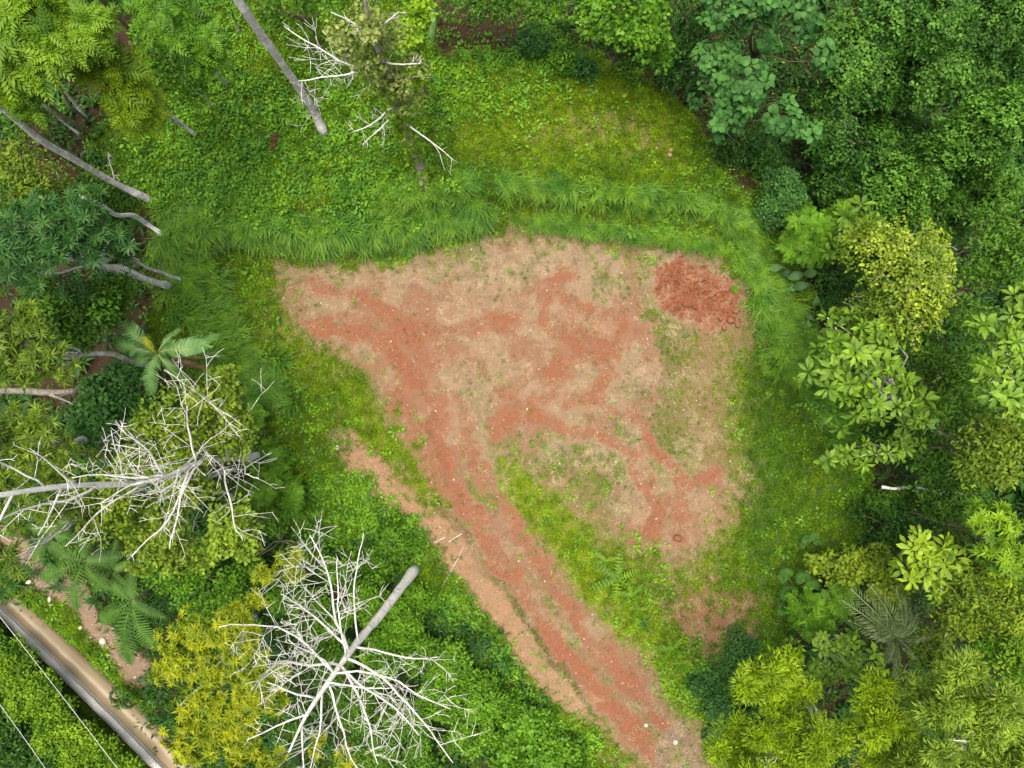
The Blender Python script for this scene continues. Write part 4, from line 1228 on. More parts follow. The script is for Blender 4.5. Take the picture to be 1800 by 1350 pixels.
def trunk_thing(name, label, px, r0, r1, bark, cat='tree', limbs=(), seed=1, group=None, n=26, knob=.06, limb_bark=None):
    Rg = np.random.default_rng(seed)
    pts = smooth_path(path3(px), n)
    pts[0, 2] -= .15
    root = thing(name, pts[0] + [0, 0, .15], label, cat, group)
    rad = np.linspace(r0, r1, n) * (1 + Rg.normal(0, knob, n))
    rad[:4] *= np.array([1.35, 1.2, 1.1, 1.03])
    add_trunk(root, pts, rad, bark, 10)
    for t, uvh, r, depth, dens in limbs:
        i = int(t * (n - 1))
        q = P(*uvh)
        acc = Acc()
        v = q - pts[i]
        spur_tree(acc, pts[i], v, float(np.linalg.norm(v)), r, depth, Rg, dens)
        link('branch', acc.mesh('branch', limb_bark or bark, True), root)
    return root, pts

# the bleached bare trees
trunk_thing('dead_tree', 'tall bleached bare tree with a fan of white branches over green shrubs',
            [(730, 1000, None), (704, 1034, 2.1), (668, 1082, 4.2), (632, 1124, 5.9), (605, 1160, 7.1), (568, 1212, 8.3), (536, 1262, 9.2), (508, 1322, 10.1)], .195, .028, B_WHITE, seed=31, knob=.09, limbs=[
                (.52, (580, 925, 8.5), 0.047, 2, 1.07), (.44, (655, 940, 7.0), 0.031, 2, 0.58), (.55, (500, 1030, 8.9), 0.041, 2, 1.16), (.60, (380, 1052, 9.2), 0.047, 2, 1.07),
                (.66, (415, 1015, 9.2), 0.029, 2, 0.88), (.48, (772, 1110, 7.4), 0.036, 2, 0.88), (.56, (857, 1242, 7.8), 0.047, 2, 0.97), (.62, (738, 1300, 8.5), 0.041, 2, 0.88),
                (.60, (692, 1350, 8.9), 0.038, 2, 0.88), (.70, (640, 1350, 9.2), 0.034, 2, 0.97), (.64, (480, 1110, 9.2), 0.029, 2, 0.97), (.76, (465, 1185, 9.6), 0.032, 2, 0.88),
                (.74, (590, 1365, 9.6), 0.031, 2, 0.88), (.84, (430, 1290, 10.0), 0.029, 2, 0.97), (.9, (545, 1385, 10.1), 0.024, 2, 0.88), (.66, (810, 1180, 8.1), 0.031, 2, 0.78), (.58, (610, 985, 8.9), 0.027, 2, 0.88), (.7, (700, 1230, 8.9), 0.027, 2, 0.97)])
trunk_thing('dead_tree', 'forked bleached tree leaning left with a dense spray of white twigs',
            [(460, 798, None), (432, 806, 2.4), (400, 806, 4.4), (345, 815, 7.2), (290, 838, 8.8), (240, 850, 9.8)], .15, .03, B_WHITE, seed=32, knob=.09, limbs=[
                (.40, (330, 645, 9.5), .045, 2, 0.70), (.34, (395, 695, 8), .042, 2, 0.65), (.30, (472, 735, 7), .034, 2, 0.43), (.55, (230, 750, 10), .045, 2, 0.65),
                (.6, (280, 690, 10), .036, 2, 0.70), (.7, (180, 940, 10), .04, 2, 0.65), (.78, (150, 830, 11), .034, 2, 0.59), (.65, (240, 985, 9.5), .038, 2, 0.70),
                (.46, (385, 960, 8), .036, 2, 0.54), (.6, (310, 980, 9), .04, 2, 0.70), (.8, (160, 760, 11), .032, 2, 0.59), (.5, (360, 760, 9), .032, 2, 0.70), (.7, (270, 930, 10), .034, 2, 0.70), (.6, (215, 900, 10.5), .034, 2, 0.70)])
trunk_thing('dead_tree', 'long white leaning stem crossing to the left edge over the sparse tree',
            [(402, 826, None), (365, 836, 2.4), (310, 840, 4.8), (240, 850, 7.4), (120, 854, 10.2), (0, 870, 12.2), (-120, 886, 13.4)], .125, .055, B_WHITE, seed=33, knob=.08, limbs=[
                (.62, (20, 1035, 12.5), .045, 2, 0.43), (.66, (60, 760, 12), .034, 2, 0.49), (.7, (75, 945, 12), .032, 2, 0.43), (.8, (-40, 980, 13.0), .036, 2, 0.43), (.5, (150, 960, 10), .032, 2, 0.59), (.55, (110, 770, 11), .032, 2, 0.49), (.4, (220, 910, 8.5), .032, 2, 0.65), (.75, (0, 790, 12.5), .03, 2, 0.49)])

# tall living trunks
trunk_thing('tall_tree', 'tallest straight grey trunk rising from the weedy slope to the top edge',
            [(570, 235, None), (547, 188, 2.8), (500, 118, 6.0), (455, 55, 8.4), (415, -5, 10.2), (300, -170, 13.6), (250, -240, 14.6)], .165, .10, B_GREY, seed=41, limbs=[
                (.14, (585, 128, 5.0), .035, 2, .8)])
trunk_thing('tall_tree', 'long smooth grey trunk leaning towards the left edge above brown litter',
            [(266, 352, None), (205, 323, 2.6), (130, 280, 5.0), (70, 245, 6.8), (0, 188, 8.8), (-120, 110, 11.2)], .135, .085, B_GREY, seed=42, limbs=[(.22, (180, 275, 4.2), .02, 2, .6)])
trunk_thing('tall_tree', 'crooked pale trunk beside the hanging grass on the left',
            [(292, 416, None), (262, 396, 1.6), (235, 379, 2.8), (205, 378, 4.0), (180, 362, 5.2), (140, 345, 6.4)], .10, .07, B_WHITE, seed=43)
trunk_thing('tall_tree', 'mottled grey trunk rising under the blue-green whorls beside the brown litter',
            [(301, 507, None), (255, 492, 2.0), (200, 476, 3.9), (140, 460, 5.8), (95, 447, 7.2)], .085, .06, B_GREY, seed=44)
for lb, a, b, r, bk in [
    ('slender pale trunk below the yellow-tipped feathery sprays', (345, 238), (270, 172, 4.8), .07, B_GREY),
    ('tan trunk emerging at the top edge beside the dark gap', (282, 106), (170, -10, 7.0), .10, B_BROWN),
    ('thin grey pole trunk just below the corner feathery tree', (152, 208), (88, 120, 6.0), .06, B_GREY),
    ('thin brown trunk deep in the shade above the long grey trunk', (150, 232), (45, 148, 6.6), .06, B_BROWN),
    ('faint slender stem lowest of the shaded trunks', (140, 236), (70, 178, 5.0), .045, B_GREY),
    ('pale trunk emerging at the top edge between the feathery trees', (390, 105), (318, -10, 6.6), .08, B_GREY),
    ('slim dark stem left of the tallest grey trunk', (424, 62), (396, -10, 4.4), .05, B_OLIVE),
]:
    trunk_thing('slender_tree', lb, [(*a, None), ((a[0] * .5 + b[0] * .5), (a[1] * .5 + b[1] * .5) + 3, b[2] * .55), b, (b[0] * 1.35 - a[0] * .35, b[1] * 1.35 - a[1] * .35, b[2] * 1.18)], r, r * .65, bk, seed=hash(lb) % 999 if False else len(lb) * 7, group='slender trunks in the left wood')

# the sparse, creeper-hung tree at the top
root, tp = trunk_thing('creeper_hung_tree', 'sparse khaki tree hung with creepers, its trunk rooted in the tall grass', 
    [(748, 338, None), (738, 295, 2.2), (716, 240, 4.6), (700, 200, 6.0), (690, 150, 7.6), (668, 95, 9.2), (650, 40, 10.6), (640, -10, 11.6)], .23, .045, B_MID, seed=51, limb_bark=B_WHITE, limbs=[
        (.40, (805, 285, 4.6), .05, 1, .35), (.50, (610, 240, 6.2), .036, 2, 1.1), (.45, (650, 262, 5.4), .028, 2, 1.0), (.6, (560, 60, 9), .036, 2, 1.0), (.62, (480, 75, 9), .032, 2, 1.0),
        (.68, (520, 130, 8.6), .032, 2, 1.0), (.7, (740, 120, 8.5), .03, 2, .9), (.8, (700, 20, 10), .03, 2, 1.0), (.8, (570, 10, 11), .03, 2, 1.0), (.62, (775, 145, 7.0), .045, 0, 0)])
Rg = np.random.default_rng(52)
lob = [(640, 90, 9.6, 48), (690, 60, 9.6, 36), (700, 130, 8.4, 36), (650, 25, 10.8, 44), (600, 60, 9.6, 34), (725, 178, 7.0, 24), (662, 120, 8.8, 34), (690, 160, 7.8, 24), (730, 110, 8.2, 26)]
ps, ns, ts = [], [], []
for u, v, h, r in lob:
    R_ = r * mpp(h)
    p, nr, t_, _ = lump_shoots(P(u, v, h) - [0, 0, R_ * .4], R_, .7, int(15 * (R_ / .55) ** 2), .3, Rg)
    ps.append(p); ns.append(nr); ts.append(t_)
add_sprays(root, 'smallround', 'khakigrey', np.concatenate(ps), np.concatenate(ns), np.concatenate(ts), Rg, .8)
# creeper leaves climbing its trunk
acc = Acc()
q = tp[:int(len(tp) * .62)]
k = 110
i = Rg.integers(1, len(q), k)
d = Rg.normal(0, 1, (k, 3)); d[:, 2] = np.abs(d[:, 2]) * .6
d /= np.linalg.norm(d, axis=1, keepdims=True)
pp = q[i] + d * Rg.uniform(.18, .42, k)[:, None]
ok = pp[:, 2] > 1.7; pp = pp[ok]; d = d[ok]
M = spray_frames(d, Rg, Rg.uniform(.6, 1.0, len(pp)))
pk = Rg.integers(0, 4, len(pp))
for j in range(4): tile(acc, SPRAY['smallround'][0][j], M[pk == j], pp[pk == j], np.full((pk == j).sum(), .6))
o = link('creeper_foliage', acc.mesh('creeper_foliage', LM['lime']), root); o['kind'] = 'stuff'
tree('creeper_column', 'column of bright yellow-green creepers right of the khaki tree', 'tree', [(725, 55, 7, 28), (735, 100, 6, 22), (740, 20, 7, 30), (735, 130, 5, 16)], 'smallround', 'lime', (752, 165), 2.0, trunk_r=.06, tip=.05)

# fallen timber
def log(label, px, r0, r1, bark, cat='log', name='fallen_log', limbs=()):
    Rg = np.random.default_rng(len(label))
    pts = []
    for u, v, dz in px:
        g = G(u, v)
        pts.append(P(u, v, g[2] + dz))
    pts = smooth_path(np.array(pts), 14)
    root = thing(name, pts[0], label, cat)
    add_trunk(root, pts, np.linspace(r0, r1, 14) * (1 + Rg.normal(0, .08, 14)), bark, 8, 'stem')
    for t, u, v, dz in limbs:
        i = int(t * 13); g = G(u, v)
        e = P(u, v, g[2] + dz)
        acc = Acc(); spur_tree(acc, pts[i], e - pts[i], float(np.linalg.norm(e - pts[i])), r1 * .8, 1, Rg, .5)
        link('branch', acc.mesh('branch', bark, True), root)
log('crooked pale log jutting from the dark bushes on the right', [(1550, 856, 1.6), (1575, 859, 1.7), (1605, 856, 1.8), (1640, 862, 1.9), (1700, 868, 2.0)], .075, .05, B_WHITE)
log('thick grey log poking out over the bushes at the left edge', [(134, 688, 2.6), (90, 690, 3.2), (30, 687, 4.0), (-40, 688, 5.0)], .13, .11, B_MID, limbs=[(.4, 140, 716, 3.0)])
for lb, px, r, bk in [
    ('long split grey stick lying on the dry pad', [(975, 778, .03), (990, 797, .04), (1008, 822, .03)], .024, B_BROWN),
    ('second grey stick lying close beside the long one', [(984, 782, .03), (996, 798, .03), (1004, 812, .03)], .018, B_BROWN),
    ('pale stick pointing up the tan strip beside the track', [(812, 938, .04), (800, 945, .05), (788, 953, .03)], .016, B_WHITE),
    ('short pale stick lying across the tan strip', [(764, 954, .03), (775, 948, .04), (783, 944, .03)], .014, B_WHITE),
    ('thin bare twig along the left edge of the tan strip', [(776, 1033, .04), (795, 1000, .05), (815, 962, .03)], .014, B_GREY),
    ('dark stick half buried in the straw near the upper left of the pad', [(650, 548, .02), (658, 555, .03), (666, 561, .02)], .018, B_BROWN),
    ('pale dead branch leaning from the tall bushes on the right', [(1560, 800, 2.2), (1600, 775, 2.6), (1650, 740, 3.2)], .022, B_GREY),
]:
    log(lb, px, r, r * .6, bk, 'stick', 'fallen_stick')

# ------------------------------------------------------------------ banana plant, ferns, palms, big-leaf herbs
def banana_leaf(L, W, Rg, arch=.18, droop=.45):
    segs = 15
    V, T = [], []
    ts = np.linspace(0, 1, segs + 1)
    def mid(t): return np.array([t * L, 0, arch * L * math.sin(math.pi * t ** .8)])
    for side in (-1, 1):
        for i in range(segs):
            t0, t1 = ts[i], ts[i + 1]
            w0 = W * (math.sin(math.pi * (.10 + .88 * t0) ) ** .55) * Rg.uniform(.92, 1.0)
            w1 = W * (math.sin(math.pi * min(.10 + .88 * t1, .995)) ** .55) * Rg.uniform(.92, 1.0)
            gap = .012 * L * Rg.uniform(0, 1) ** 2 * 2
            sag = Rg.normal(.10, .06) * W
            m0, m1 = mid(t0), mid(t1)
            sl = .10 * L
            b = len(V)
            V += [m0, m1, m1 + [sl * .5 - gap, side * w1 * .55, .05 * W], m0 + [sl * .5 + gap, side * w0 * .55, .05 * W],
                  m1 + [sl - gap * 1.5, side * w1, -sag], m0 + [sl + gap * 1.5, side * w0, -sag]]
            f = [[b, b + 1, b + 2], [b, b + 2, b + 3], [b + 3, b + 2, b + 4], [b + 3, b + 4, b + 5]]
            T += f if side == 1 else [q[::-1] for q in f]
    A = np.tile(np.array([.9, .9, .45, .45, .25, .25]), segs * 2)
    return np.array(V), np.array(T), np.clip(A + Rg.normal(0, .06, len(A)), 0, 1)

def frame_obj(name, me, parent, p0, p1, up=(0, 0, 1), L=1.0, wide=1.0):
    d = np.asarray(p1) - np.asarray(p0)
    l = np.linalg.norm(d)
    M = basis(d[None], np.array(up, float)[None])[0] * (l / L)
    M[:, 1] *= wide
    m4 = np.eye(4); m4[:3, :3] = M; m4[:3, 3] = p0
    o = bpy.data.objects.new(name, me)
    COL.objects.link(o)
    o.parent = parent
    o.matrix_local = Matrix.Translation(-Vector(parent.location)) @ Matrix(m4.tolist())
    return o

def banana(label, base, top_h, tips, dead_tips=(), seed=5, cat='banana plant'):
    Rg = np.random.default_rng(seed)
    b = G(*base)
    root = thing('banana_plant', b, label, cat)
    crown = P(base[0] - 0, base[1] - 8, b[2] + top_h) if False else b + np.array([0, 0, top_h])
    acc = Acc()
    tube(acc, bend(b - [0, 0, .1], crown, 6, .02, Rg), np.linspace(.13, .06, 6), 9)
    link('stem', acc.mesh('stem', M_STEM, True), root)
    for u, v, h, w, mt in tips:
        e = P(u, v, b[2] + h)
        l = float(np.linalg.norm(e - crown))
        V, T, A = banana_leaf(l, w, Rg)
        me = mesh_np('banana_leaf', V, T, None, A, False, LM[mt])
        o = frame_obj('leaf', me, root, crown, e, L=l)
        # midrib of the leaf
        ra = Acc()
        tt = np.linspace(0, .97, 8)
        tube(ra, np.stack([tt * l, tt * 0, .18 * l * np.sin(np.pi * tt ** .8) + .012], 1), np.linspace(.028, .006, 8), 5)
        rb = bpy.data.objects.new('midrib', ra.mesh('midrib', M_STEM, True)); COL.objects.link(rb); rb.parent = o
    for u, v, h in dead_tips:
        e = P(u, v, b[2] + h)
        l = float(np.linalg.norm(e - crown))
        V, T, A = banana_leaf(l, .12, Rg, .05, .2)
        frame_obj('dead_leaf', mesh_np('dead_leaf', V, T, None, A, False, LM['dead']), root, crown, e, L=l)
    return root
M_STEM = plain_mat('green_stem', (.16, .22, .06), (.24, .28, .09), 5, .5)
banana('banana plant with split pale green leaves beside the hanging grass', (352, 632), 3.6,
       [(207, 555, 4.0, .34, 'banana'), (206, 604, 3.8, .31, 'banana'), (252, 592, 4.1, .15, 'yellow'), (366, 606, 3.8, .34, 'banana'), (382, 592, 3.2, .2, 'banana'), (388, 622, 2.6, .17, 'banana'),
        (266, 692, 3.4, .31, 'banana'), (330, 672, 3.0, .22, 'banana'), (238, 640, 3.0, .2, 'banana'), (315, 580, 3.4, .14, 'banana')], [(352, 628, 1.6), (368, 648, 1.2), (345, 645, 1.0)])
banana('young banana leaf standing at the top edge beside the khaki tree', (770, 40), 1.6, [(752, -25, 3.6, .26, 'banana'), (785, -20, 3.2, .2, 'banana'), (757, 75, 1.2, .18, 'banana')], seed=6)
for lb, bs, tips in [
    ('large-leaved herb with strap leaves under the blue-green tree', (1215, 120), [(1190, 65), (1240, 60), (1205, 165), (1250, 150), (1175, 120)]),
    ('strap-leaved herb at the lawn edge below the top tree', (1190, 140), [(1170, 118), (1205, 118), (1180, 165), (1165, 150)]),
]:
    banana(lb, bs, .9, [(u, v, .9, .13, 'elephant') for u, v in tips], seed=len(lb), cat='herb')

def herb(label, px, leaves, mat='elephant', L=.62):
    Rg = np.random.default_rng(len(label))
    b = G(*px)
    root = thing('elephant_ear', b, label, 'plant', 'elephant ear plants by the grassy edge')
    for u, v, h, s in leaves:
        e = P(u, v, b[2] + h)
        acc = Acc()
        tube(acc, bend(b, e, 5, .06, Rg), np.linspace(.025, .012, 5), 5)
        st = link('leaf_stalk', acc.mesh('leaf_stalk', M_STEM, True), root)
        out = e - b; out[2] = 0
        out /= np.linalg.norm(out) + 1e-6
        out = out + Rg.normal(0, .3, 3) * [1, 1, .3]
        k = int(Rg.integers(0, 3))
        frame_obj('leaf', leaf_mesh('oval', k, mat, [.25, .5, .75, 1.0][int(Rg.integers(0, 4))]), root, e, e + out / np.linalg.norm(out) * L * s + [0, 0, -.12], (out[0] * .35, out[1] * .35, 1), 1.0, 1.25)
herb('large elephant ear plant with paddle leaves tucked under the bright bush', (1420, 490),
     [(1385, 440, 1.4, .9), (1378, 470, 1.2, 1), (1400, 455, 1.5, 1), (1415, 480, 1.6, 1.1), (1425, 500, 1.4, 1.1), (1440, 480, 1.5, 1), (1405, 500, 1.1, .8), (1420, 460, 1.7, .9), (1435, 520, 1.0, .8), (1395, 480, 1.2, .8)])
herb('small elephant ear plant alone in the dark gap below the large one', (1425, 572), [(1415, 568, .6, .6), (1430, 562, .7, .6), (1435, 575, .6, .6), (1422, 580, .5, .6), (1428, 570, .7, .5)])
herb('elephant ear plant in the shade at the top of the right wood', (1225, 95), [(1215, 85, 1.2, .9), (1235, 80, 1.3, 1), (1225, 105, 1.1, .9), (1205, 100, 1.0, .8), (1245, 100, 1.1, .8)])

def fern_frond(Rg, L=1.0, pairs=19, W=.19):
    """a feather-like frond along +x with toothed side blades"""
    V, T = [], []
    for i in range(pairs):
        t = .08 + .92 * i / (pairs - 1)
        w = W * (math.sin(math.pi * (.12 + .80 * t)) ** .8) * Rg.uniform(.92, 1.05)
        z0 = .20 * math.sin(math.pi * t ** .8)
        for s in (-1, 1):
            hw = .36 * L / pairs
            b = len(V)
            n = 4
            for k in range(n + 1):
                q = k / n
                cx, cy = t + .32 * w * q, s * w * q
                cz = z0 + .03 * q - .12 * w * q * q * 2
                ww = hw * (1 - q) ** .6 * (1.05 if k % 2 else .8) + .002
                V += [[cx - ww, cy, cz], [cx + ww, cy, cz]]
            for k in range(n):
                a = b + 2 * k
                f = [[a, a + 1, a + 3], [a, a + 3, a + 2]]
                T += f if s == 1 else [x[::-1] for x in f]
    A = Rg.uniform(.3, .6, len(V))
    b = len(V)
    for t in np.linspace(0, 1, 7):
        z0 = .20 * math.sin(math.pi * t ** .8) + .006
        V += [[t, -.008, z0], [t, .008, z0]]
    for k in range(6): T += [[b + 2 * k, b + 2 * k + 2, b + 2 * k + 3], [b + 2 * k, b + 2 * k + 3, b + 2 * k + 1]]
    return np.array(V), np.array(T), np.concatenate([A, np.full(14, .8)])
RF = np.random.default_rng(77)
FROND = {m: [mesh_np('fern_frond', *fern_frond(RF)[:2], None, fern_frond(RF)[2], False, LM[m]) for _ in range(3)] for m in ('fern',)}
FROND['lime'] = [mesh_np('young_frond', *fern_frond(RF, 1, 8, .19)[:2], None, None, False, LM['lime']) for _ in range(3)]
for me in FROND['lime']:
    a = me.attributes.new('tint', 'FLOAT', 'POINT'); a.data.foreach_set('value', np.full(len(me.vertices), .45, np.float32))

def fern(name, label, base, h, tips, mat='fern', trunk=True, group=None, cat='fern'):
    Rg = np.random.default_rng(len(label))
    b = under(*base, h)
    root = thing(name, b, label, cat, group)
    c = b + np.array([0, 0, h])
    if trunk:
        acc = Acc(); tube(acc, [b - [0, 0, .1], (b + c) / 2, c], [.07, .06, .06], 8)
        link('trunk', acc.mesh('trunk', B_BROWN, True), root)
    for u, v, hh in tips:
        frame_obj('frond', FROND[mat][int(Rg.integers(0, 3))], root, c, P(u, v, b[2] + hh), (0, 0, 1), 1.0, Rg.uniform(.9, 1.15))
fern('tree_fern', 'dark green tree fern arching over the dirt bank', (150, 985), 2.2,
     [(135, 1070, 1.8), (205, 1042, 1.8), (218, 975, 2.0), (72, 1015, 2.0), (85, 955, 2.2), (165, 912, 2.2)])
fern('tree_fern', 'tree fern leaning downhill beside the rocks above the wall', (235, 1055), 1.9,
     [(178, 1092, 1.5), (228, 1165, 1.3), (235, 992, 1.9), (290, 1085, 1.9), (195, 1020, 1.9), (275, 1140, 1.5)])
fern('tree_fern', 'tree fern half hidden under the sparse tree near the left edge', (95, 935), 2.0, [(60, 985, 2), (150, 950, 2.2), (110, 885, 2.2), (50, 925, 2.2), (140, 905, 2.2)])
fern('tree_fern', 'small tree fern between the two larger ones on the dirt bank', (200, 1000), 1.5, [(165, 1040, 1.4), (235, 1045, 1.4), (250, 985, 1.5), (160, 975, 1.5), (205, 950, 1.6)])
gF = 'young ferns in the grass between the tracks'
for lb, bx, s, n in [('dense clump of bright young ferns in the middle of the grass strip', (1085, 1015), 46, 13), ('smaller clump of young ferns beside the dense one', (1110, 1045), 28, 8),
                     ('single young fern below the dense clump', (1122, 1070), 22, 6), ('pair of young ferns right of the track near the dark bush', (1180, 1140), 30, 8), ('young fern at the upper tip of the grass strip', (1065, 985), 24, 7),
                     ('last young fern before the dark bush at the lower right', (1192, 1165), 22, 6)]:
    fern('young_fern', lb, bx, .45, [(bx[0] + s * q * math.cos(i * 2.4 + 1.3 * q), bx[1] + s * q * .9 * math.sin(i * 2.4 + 1.3 * q), .15 + .2 * ((i * 7) % 5) / 2) for i in range(n) for q in [.6 + .6 * ((i * 5 + bx[0]) % 7) / 7]], 'lime', False, gF)

def palm(label, base, h, tips, L_leaf=.30):
    Rg = np.random.default_rng(len(label))
    b = under(*base, h)
    root = thing('feather_palm', b, label, 'palm')
    c = b + np.array([0, 0, h])
    acc = Acc(); tube(acc, [b - [0, 0, .1], (b + c) / 2, c], [.10, .09, .08], 8)
    link('trunk', acc.mesh('trunk', B_BROWN, True), root)
    mes = []
    for k in range(3):
        V, T, A = pinnate(Rg, 1.0, 28, .085, .085, .11, .22)
        mes.append(mesh_np('palm_frond', V, T, None, np.clip(A + .5, 0, 1), False, LM['palm']))
    for u, v, hh in tips:
        frame_obj('frond', mes[int(Rg.integers(0, 3))], root, c, P(u, v, b[2] + hh), (0, 0, 1))
palm('silvery feather palm with arching fronds above the lime tree', (1570, 1120), 3.2,
     [(1480, 1055, 4.4), (1495, 1035, 4.4), (1530, 1030, 4.6), (1575, 1035, 4.6), (1612, 1080, 4.4), (1635, 1120, 4.0), (1610, 1160, 4.0), (1570, 1190, 3.6), (1535, 1180, 3.8), (1490, 1090, 4.2), (1590, 1050, 4.7), (1520, 1075, 4.6)])

def fan_palm(label, base, leaves, group='fan palms at the lower right'):
    Rg = np.random.default_rng(len(label))
    b = G(*base)
    root = thing('fan_palm', b, label, 'palm', group)
    V, T = [], []
    n = 17
    for i in range(n):
        a = (i / (n - 1) - .5) * 3.6
        l = .5 * (1 - .25 * abs(a) / 1.8)
        d = np.array([math.cos(a), math.sin(a), 0]); q = np.array([-d[1], d[0], 0])
        k = len(V)
        V += [[0, 0, 0], d * l * .5 + q * .035 + [0, 0, .03], d * l * .5 - q * .035 + [0, 0, .0], d * l + [0, 0, -.10]]
        T += [[k, k + 2, k + 3], [k, k + 3, k + 1]]
    me = mesh_np('fan_leaf', np.array(V), np.array(T), None, np.full(len(V), .5), False, LM['fan'])
    for u, v, h, s in leaves:
        e = P(u, v, b[2] + h)
        acc = Acc(); tube(acc, bend(b, e, 4, .05, Rg), [.012] * 4, 4)
        link('leaf_stalk', acc.mesh('leaf_stalk', M_STEM, True), root)
        o = e - b; o[2] = .1
        frame_obj('fan_leaf', me, root, e, e + o / np.linalg.norm(o) * s, (o[0] * .3, o[1] * .3, 1))
fan_palm('cluster of green fan palm leaves at the edge of the lower right bushes', (1405, 1045), [(1385, 1015, 1.2, 1), (1390, 1045, 1.1, 1.1), (1400, 1070, 1.0, 1.1), (1420, 1055, 1.4, 1.1), (1415, 1020, 1.4, 1), (1430, 1035, 1.5, 1), (1425, 1085, 1.1, 1), (1380, 1070, .7, .9)])
fan_palm('little fan palm alone on the shaded grass', (1427, 962), [(1420, 950, .4, .7), (1432, 948, .5, .75), (1438, 958, .4, .6), (1415, 958, .3, .6)])

# small individual plants
def little(name, label, cat, px, r, h, kind, mat, cover=2.2, tip=0):
    b = G(*px)
    Rg = np.random.default_rng(len(label) + px[0])
    root = thing(name, b, label, cat)
    R_ = r / 41.6
    p, nr, t_, _ = lump_shoots(b + [0, 0, h * .5], R_, .7, int(cover * 3 + 3), .3, Rg, 4)
    p[:, 2] = np.maximum(p[:, 2], b[2] + .05)
    acc = Acc(); tube(acc, [b - [0, 0, .05], b + [0, 0, h * .5]], [.015, .01], 5)
    link('stem', acc.mesh('stem', M_STEM), root)
    add_sprays(root, kind, mat, p, nr, t_ + tip, Rg, min(.8, .055 * r), 'merge')
little('red_leaf_plant', 'crimson-leaved plant alone on the weedy slope', 'plant', (488, 247), 7, .5, 'rosette', 'red')
little('red_leaf_plant', 'smaller dark red plant just below the crimson one', 'plant', (482, 262), 5, .4, 'rosette', 'red', 1, -.3)
little('leafy_weed', 'pale star-shaped weed at the foot of the green bank', 'weed', (560, 395), 11, .3, 'rosette', 'fresh', 1.5, .1)
little('leafy_weed', 'broad pale weed growing at the base of the creeper-hung trunk', 'weed', (683, 322), 14, .5, 'big', 'fresh', 1)
little('leafy_weed', 'leafy weed on the green patch left of the tracks', 'weed', (508, 690), 10, .3, 'rosette', 'fresh', 1.5)
little('leafy_weed', 'bright yellow-green weed in the grass strip beside the ferns', 'weed', (1120, 1085), 12, .3, 'rosette', 'lime', 2)
little('leafy_weed', 'blue-green weed near the lower ferns', 'weed', (1128, 1092), 10, .3, 'small', 'teal', 2)
little('leafy_weed', 'lone yellow weed between the bleached trunk and the tan strip', 'weed', (773, 1088), 10, .3, 'rosette', 'lime', 1.5, .2)

# rocks, clods
def stone(name, label, cat, px, r, mat, group=None, dz=0.0):
    Rg = np.random.default_rng(px[0] * 7 + px[1])
    g = 10
    th, ph = np.meshgrid(np.linspace(0, 2 * np.pi, g, endpoint=False), np.linspace(.12, np.pi - .12, 6))
    d = np.stack([np.sin(ph) * np.cos(th), np.sin(ph) * np.sin(th), np.cos(ph)], -1).reshape(-1, 3)
    axes = Rg.normal(0, 1, (7, 3)); axes /= np.linalg.norm(axes, axis=1, keepdims=True)
    cut = np.min(np.where(d @ axes.T > .05, Rg.uniform(.72, 1.0, 7) / np.maximum(d @ axes.T, .05), 9), 1)
    V = d * np.minimum(1.05, cut)[:, None] * np.array([1.0, Rg.uniform(.65, .95), Rg.uniform(.5, .75)]) * r
    a = Rg.uniform(0, 6.28)
    V = V @ np.array([[math.cos(a), -math.sin(a), 0], [math.sin(a), math.cos(a), 0], [0, 0, 1]]).T
    i = np.arange(5)[:, None] * g; k = np.arange(g)[None]
    Q = np.stack([i + k, i + g + k, i + g + (k + 1) % g, i + (k + 1) % g], -1).reshape(-1, 4)
    Q = np.concatenate([Q, ])
    V = np.concatenate([V, [V[:g].mean(0)], [V[-g:].mean(0)]])
    T = [[60, j, (j + 1) % g] for j in range(g)] + [[61, 50 + (j + 1) % g, 50 + j] for j in range(g)]
    o = link(name, mesh_np(name, V, np.array(T), Q, None, False, mat))
    b = G(*px)
    o.location = (b[0], b[1], b[2] + r * .36 + dz)
    return tag(o, label, cat, group)
gR = 'rocks along the foot of the dirt bank'
for px, r, lb in [((182, 1126), .17, 'largest pale rock at the foot of the dirt bank by the fern'), ((142, 1103), .11, 'medium pale rock on the grass above the channel'), ((129, 1111), .07, 'small pale rock left of the medium one on the grass'),
                  ((52, 1023), .14, 'pale rock near the left edge where the bank begins'), ((88, 1053), .13, 'upright pale rock at the edge of the dirt bank'), ((90, 1064), .09, 'small rock touching the upright pale one'),
                  ((191, 1150), .08, 'lowest small rock below the largest one'), ((238, 1190), .06, 'little stone at the grass edge near the golden tree'), ((160, 1120), .05, 'little stone half buried between the rocks')]:
    stone('rock', lb, 'rock', px, r, M_STONE, gR)
stone('rock', 'brown rounded rock at the head of the muddy channel', 'rock', (38, 1059), .16, plain_mat('brown_stone', (.26, .19, .12), (.36, .27, .18), 9))
stone('rock', 'grey stone lying in the muddy channel', 'rock', (86, 1116), .14, plain_mat('grey_stone', (.25, .25, .24), (.36, .36, .35), 9))
stone('rock', 'pale stone beside the tan strip left of the tracks', 'rock', (593, 787), .12, M_STONE)
stone('rock', 'small white stone at the lower end of the left rut', 'rock', (798, 843), .05, M_WHITE)
stone('rock', 'pale pebble at the bottom of the track', 'rock', (1187, 1304), .11, M_STONE)
stone('rock', 'pale stone in the gravel beside the track at the bottom', 'rock', (1135, 1274), .09, M_STONE)
stone('clay_clod', 'single orange-red clay clod on the straw at the right of the tracks', 'clod', (1190, 945), .20, M_CLOD)
gC = 'red clay clods on the dug earth mound'
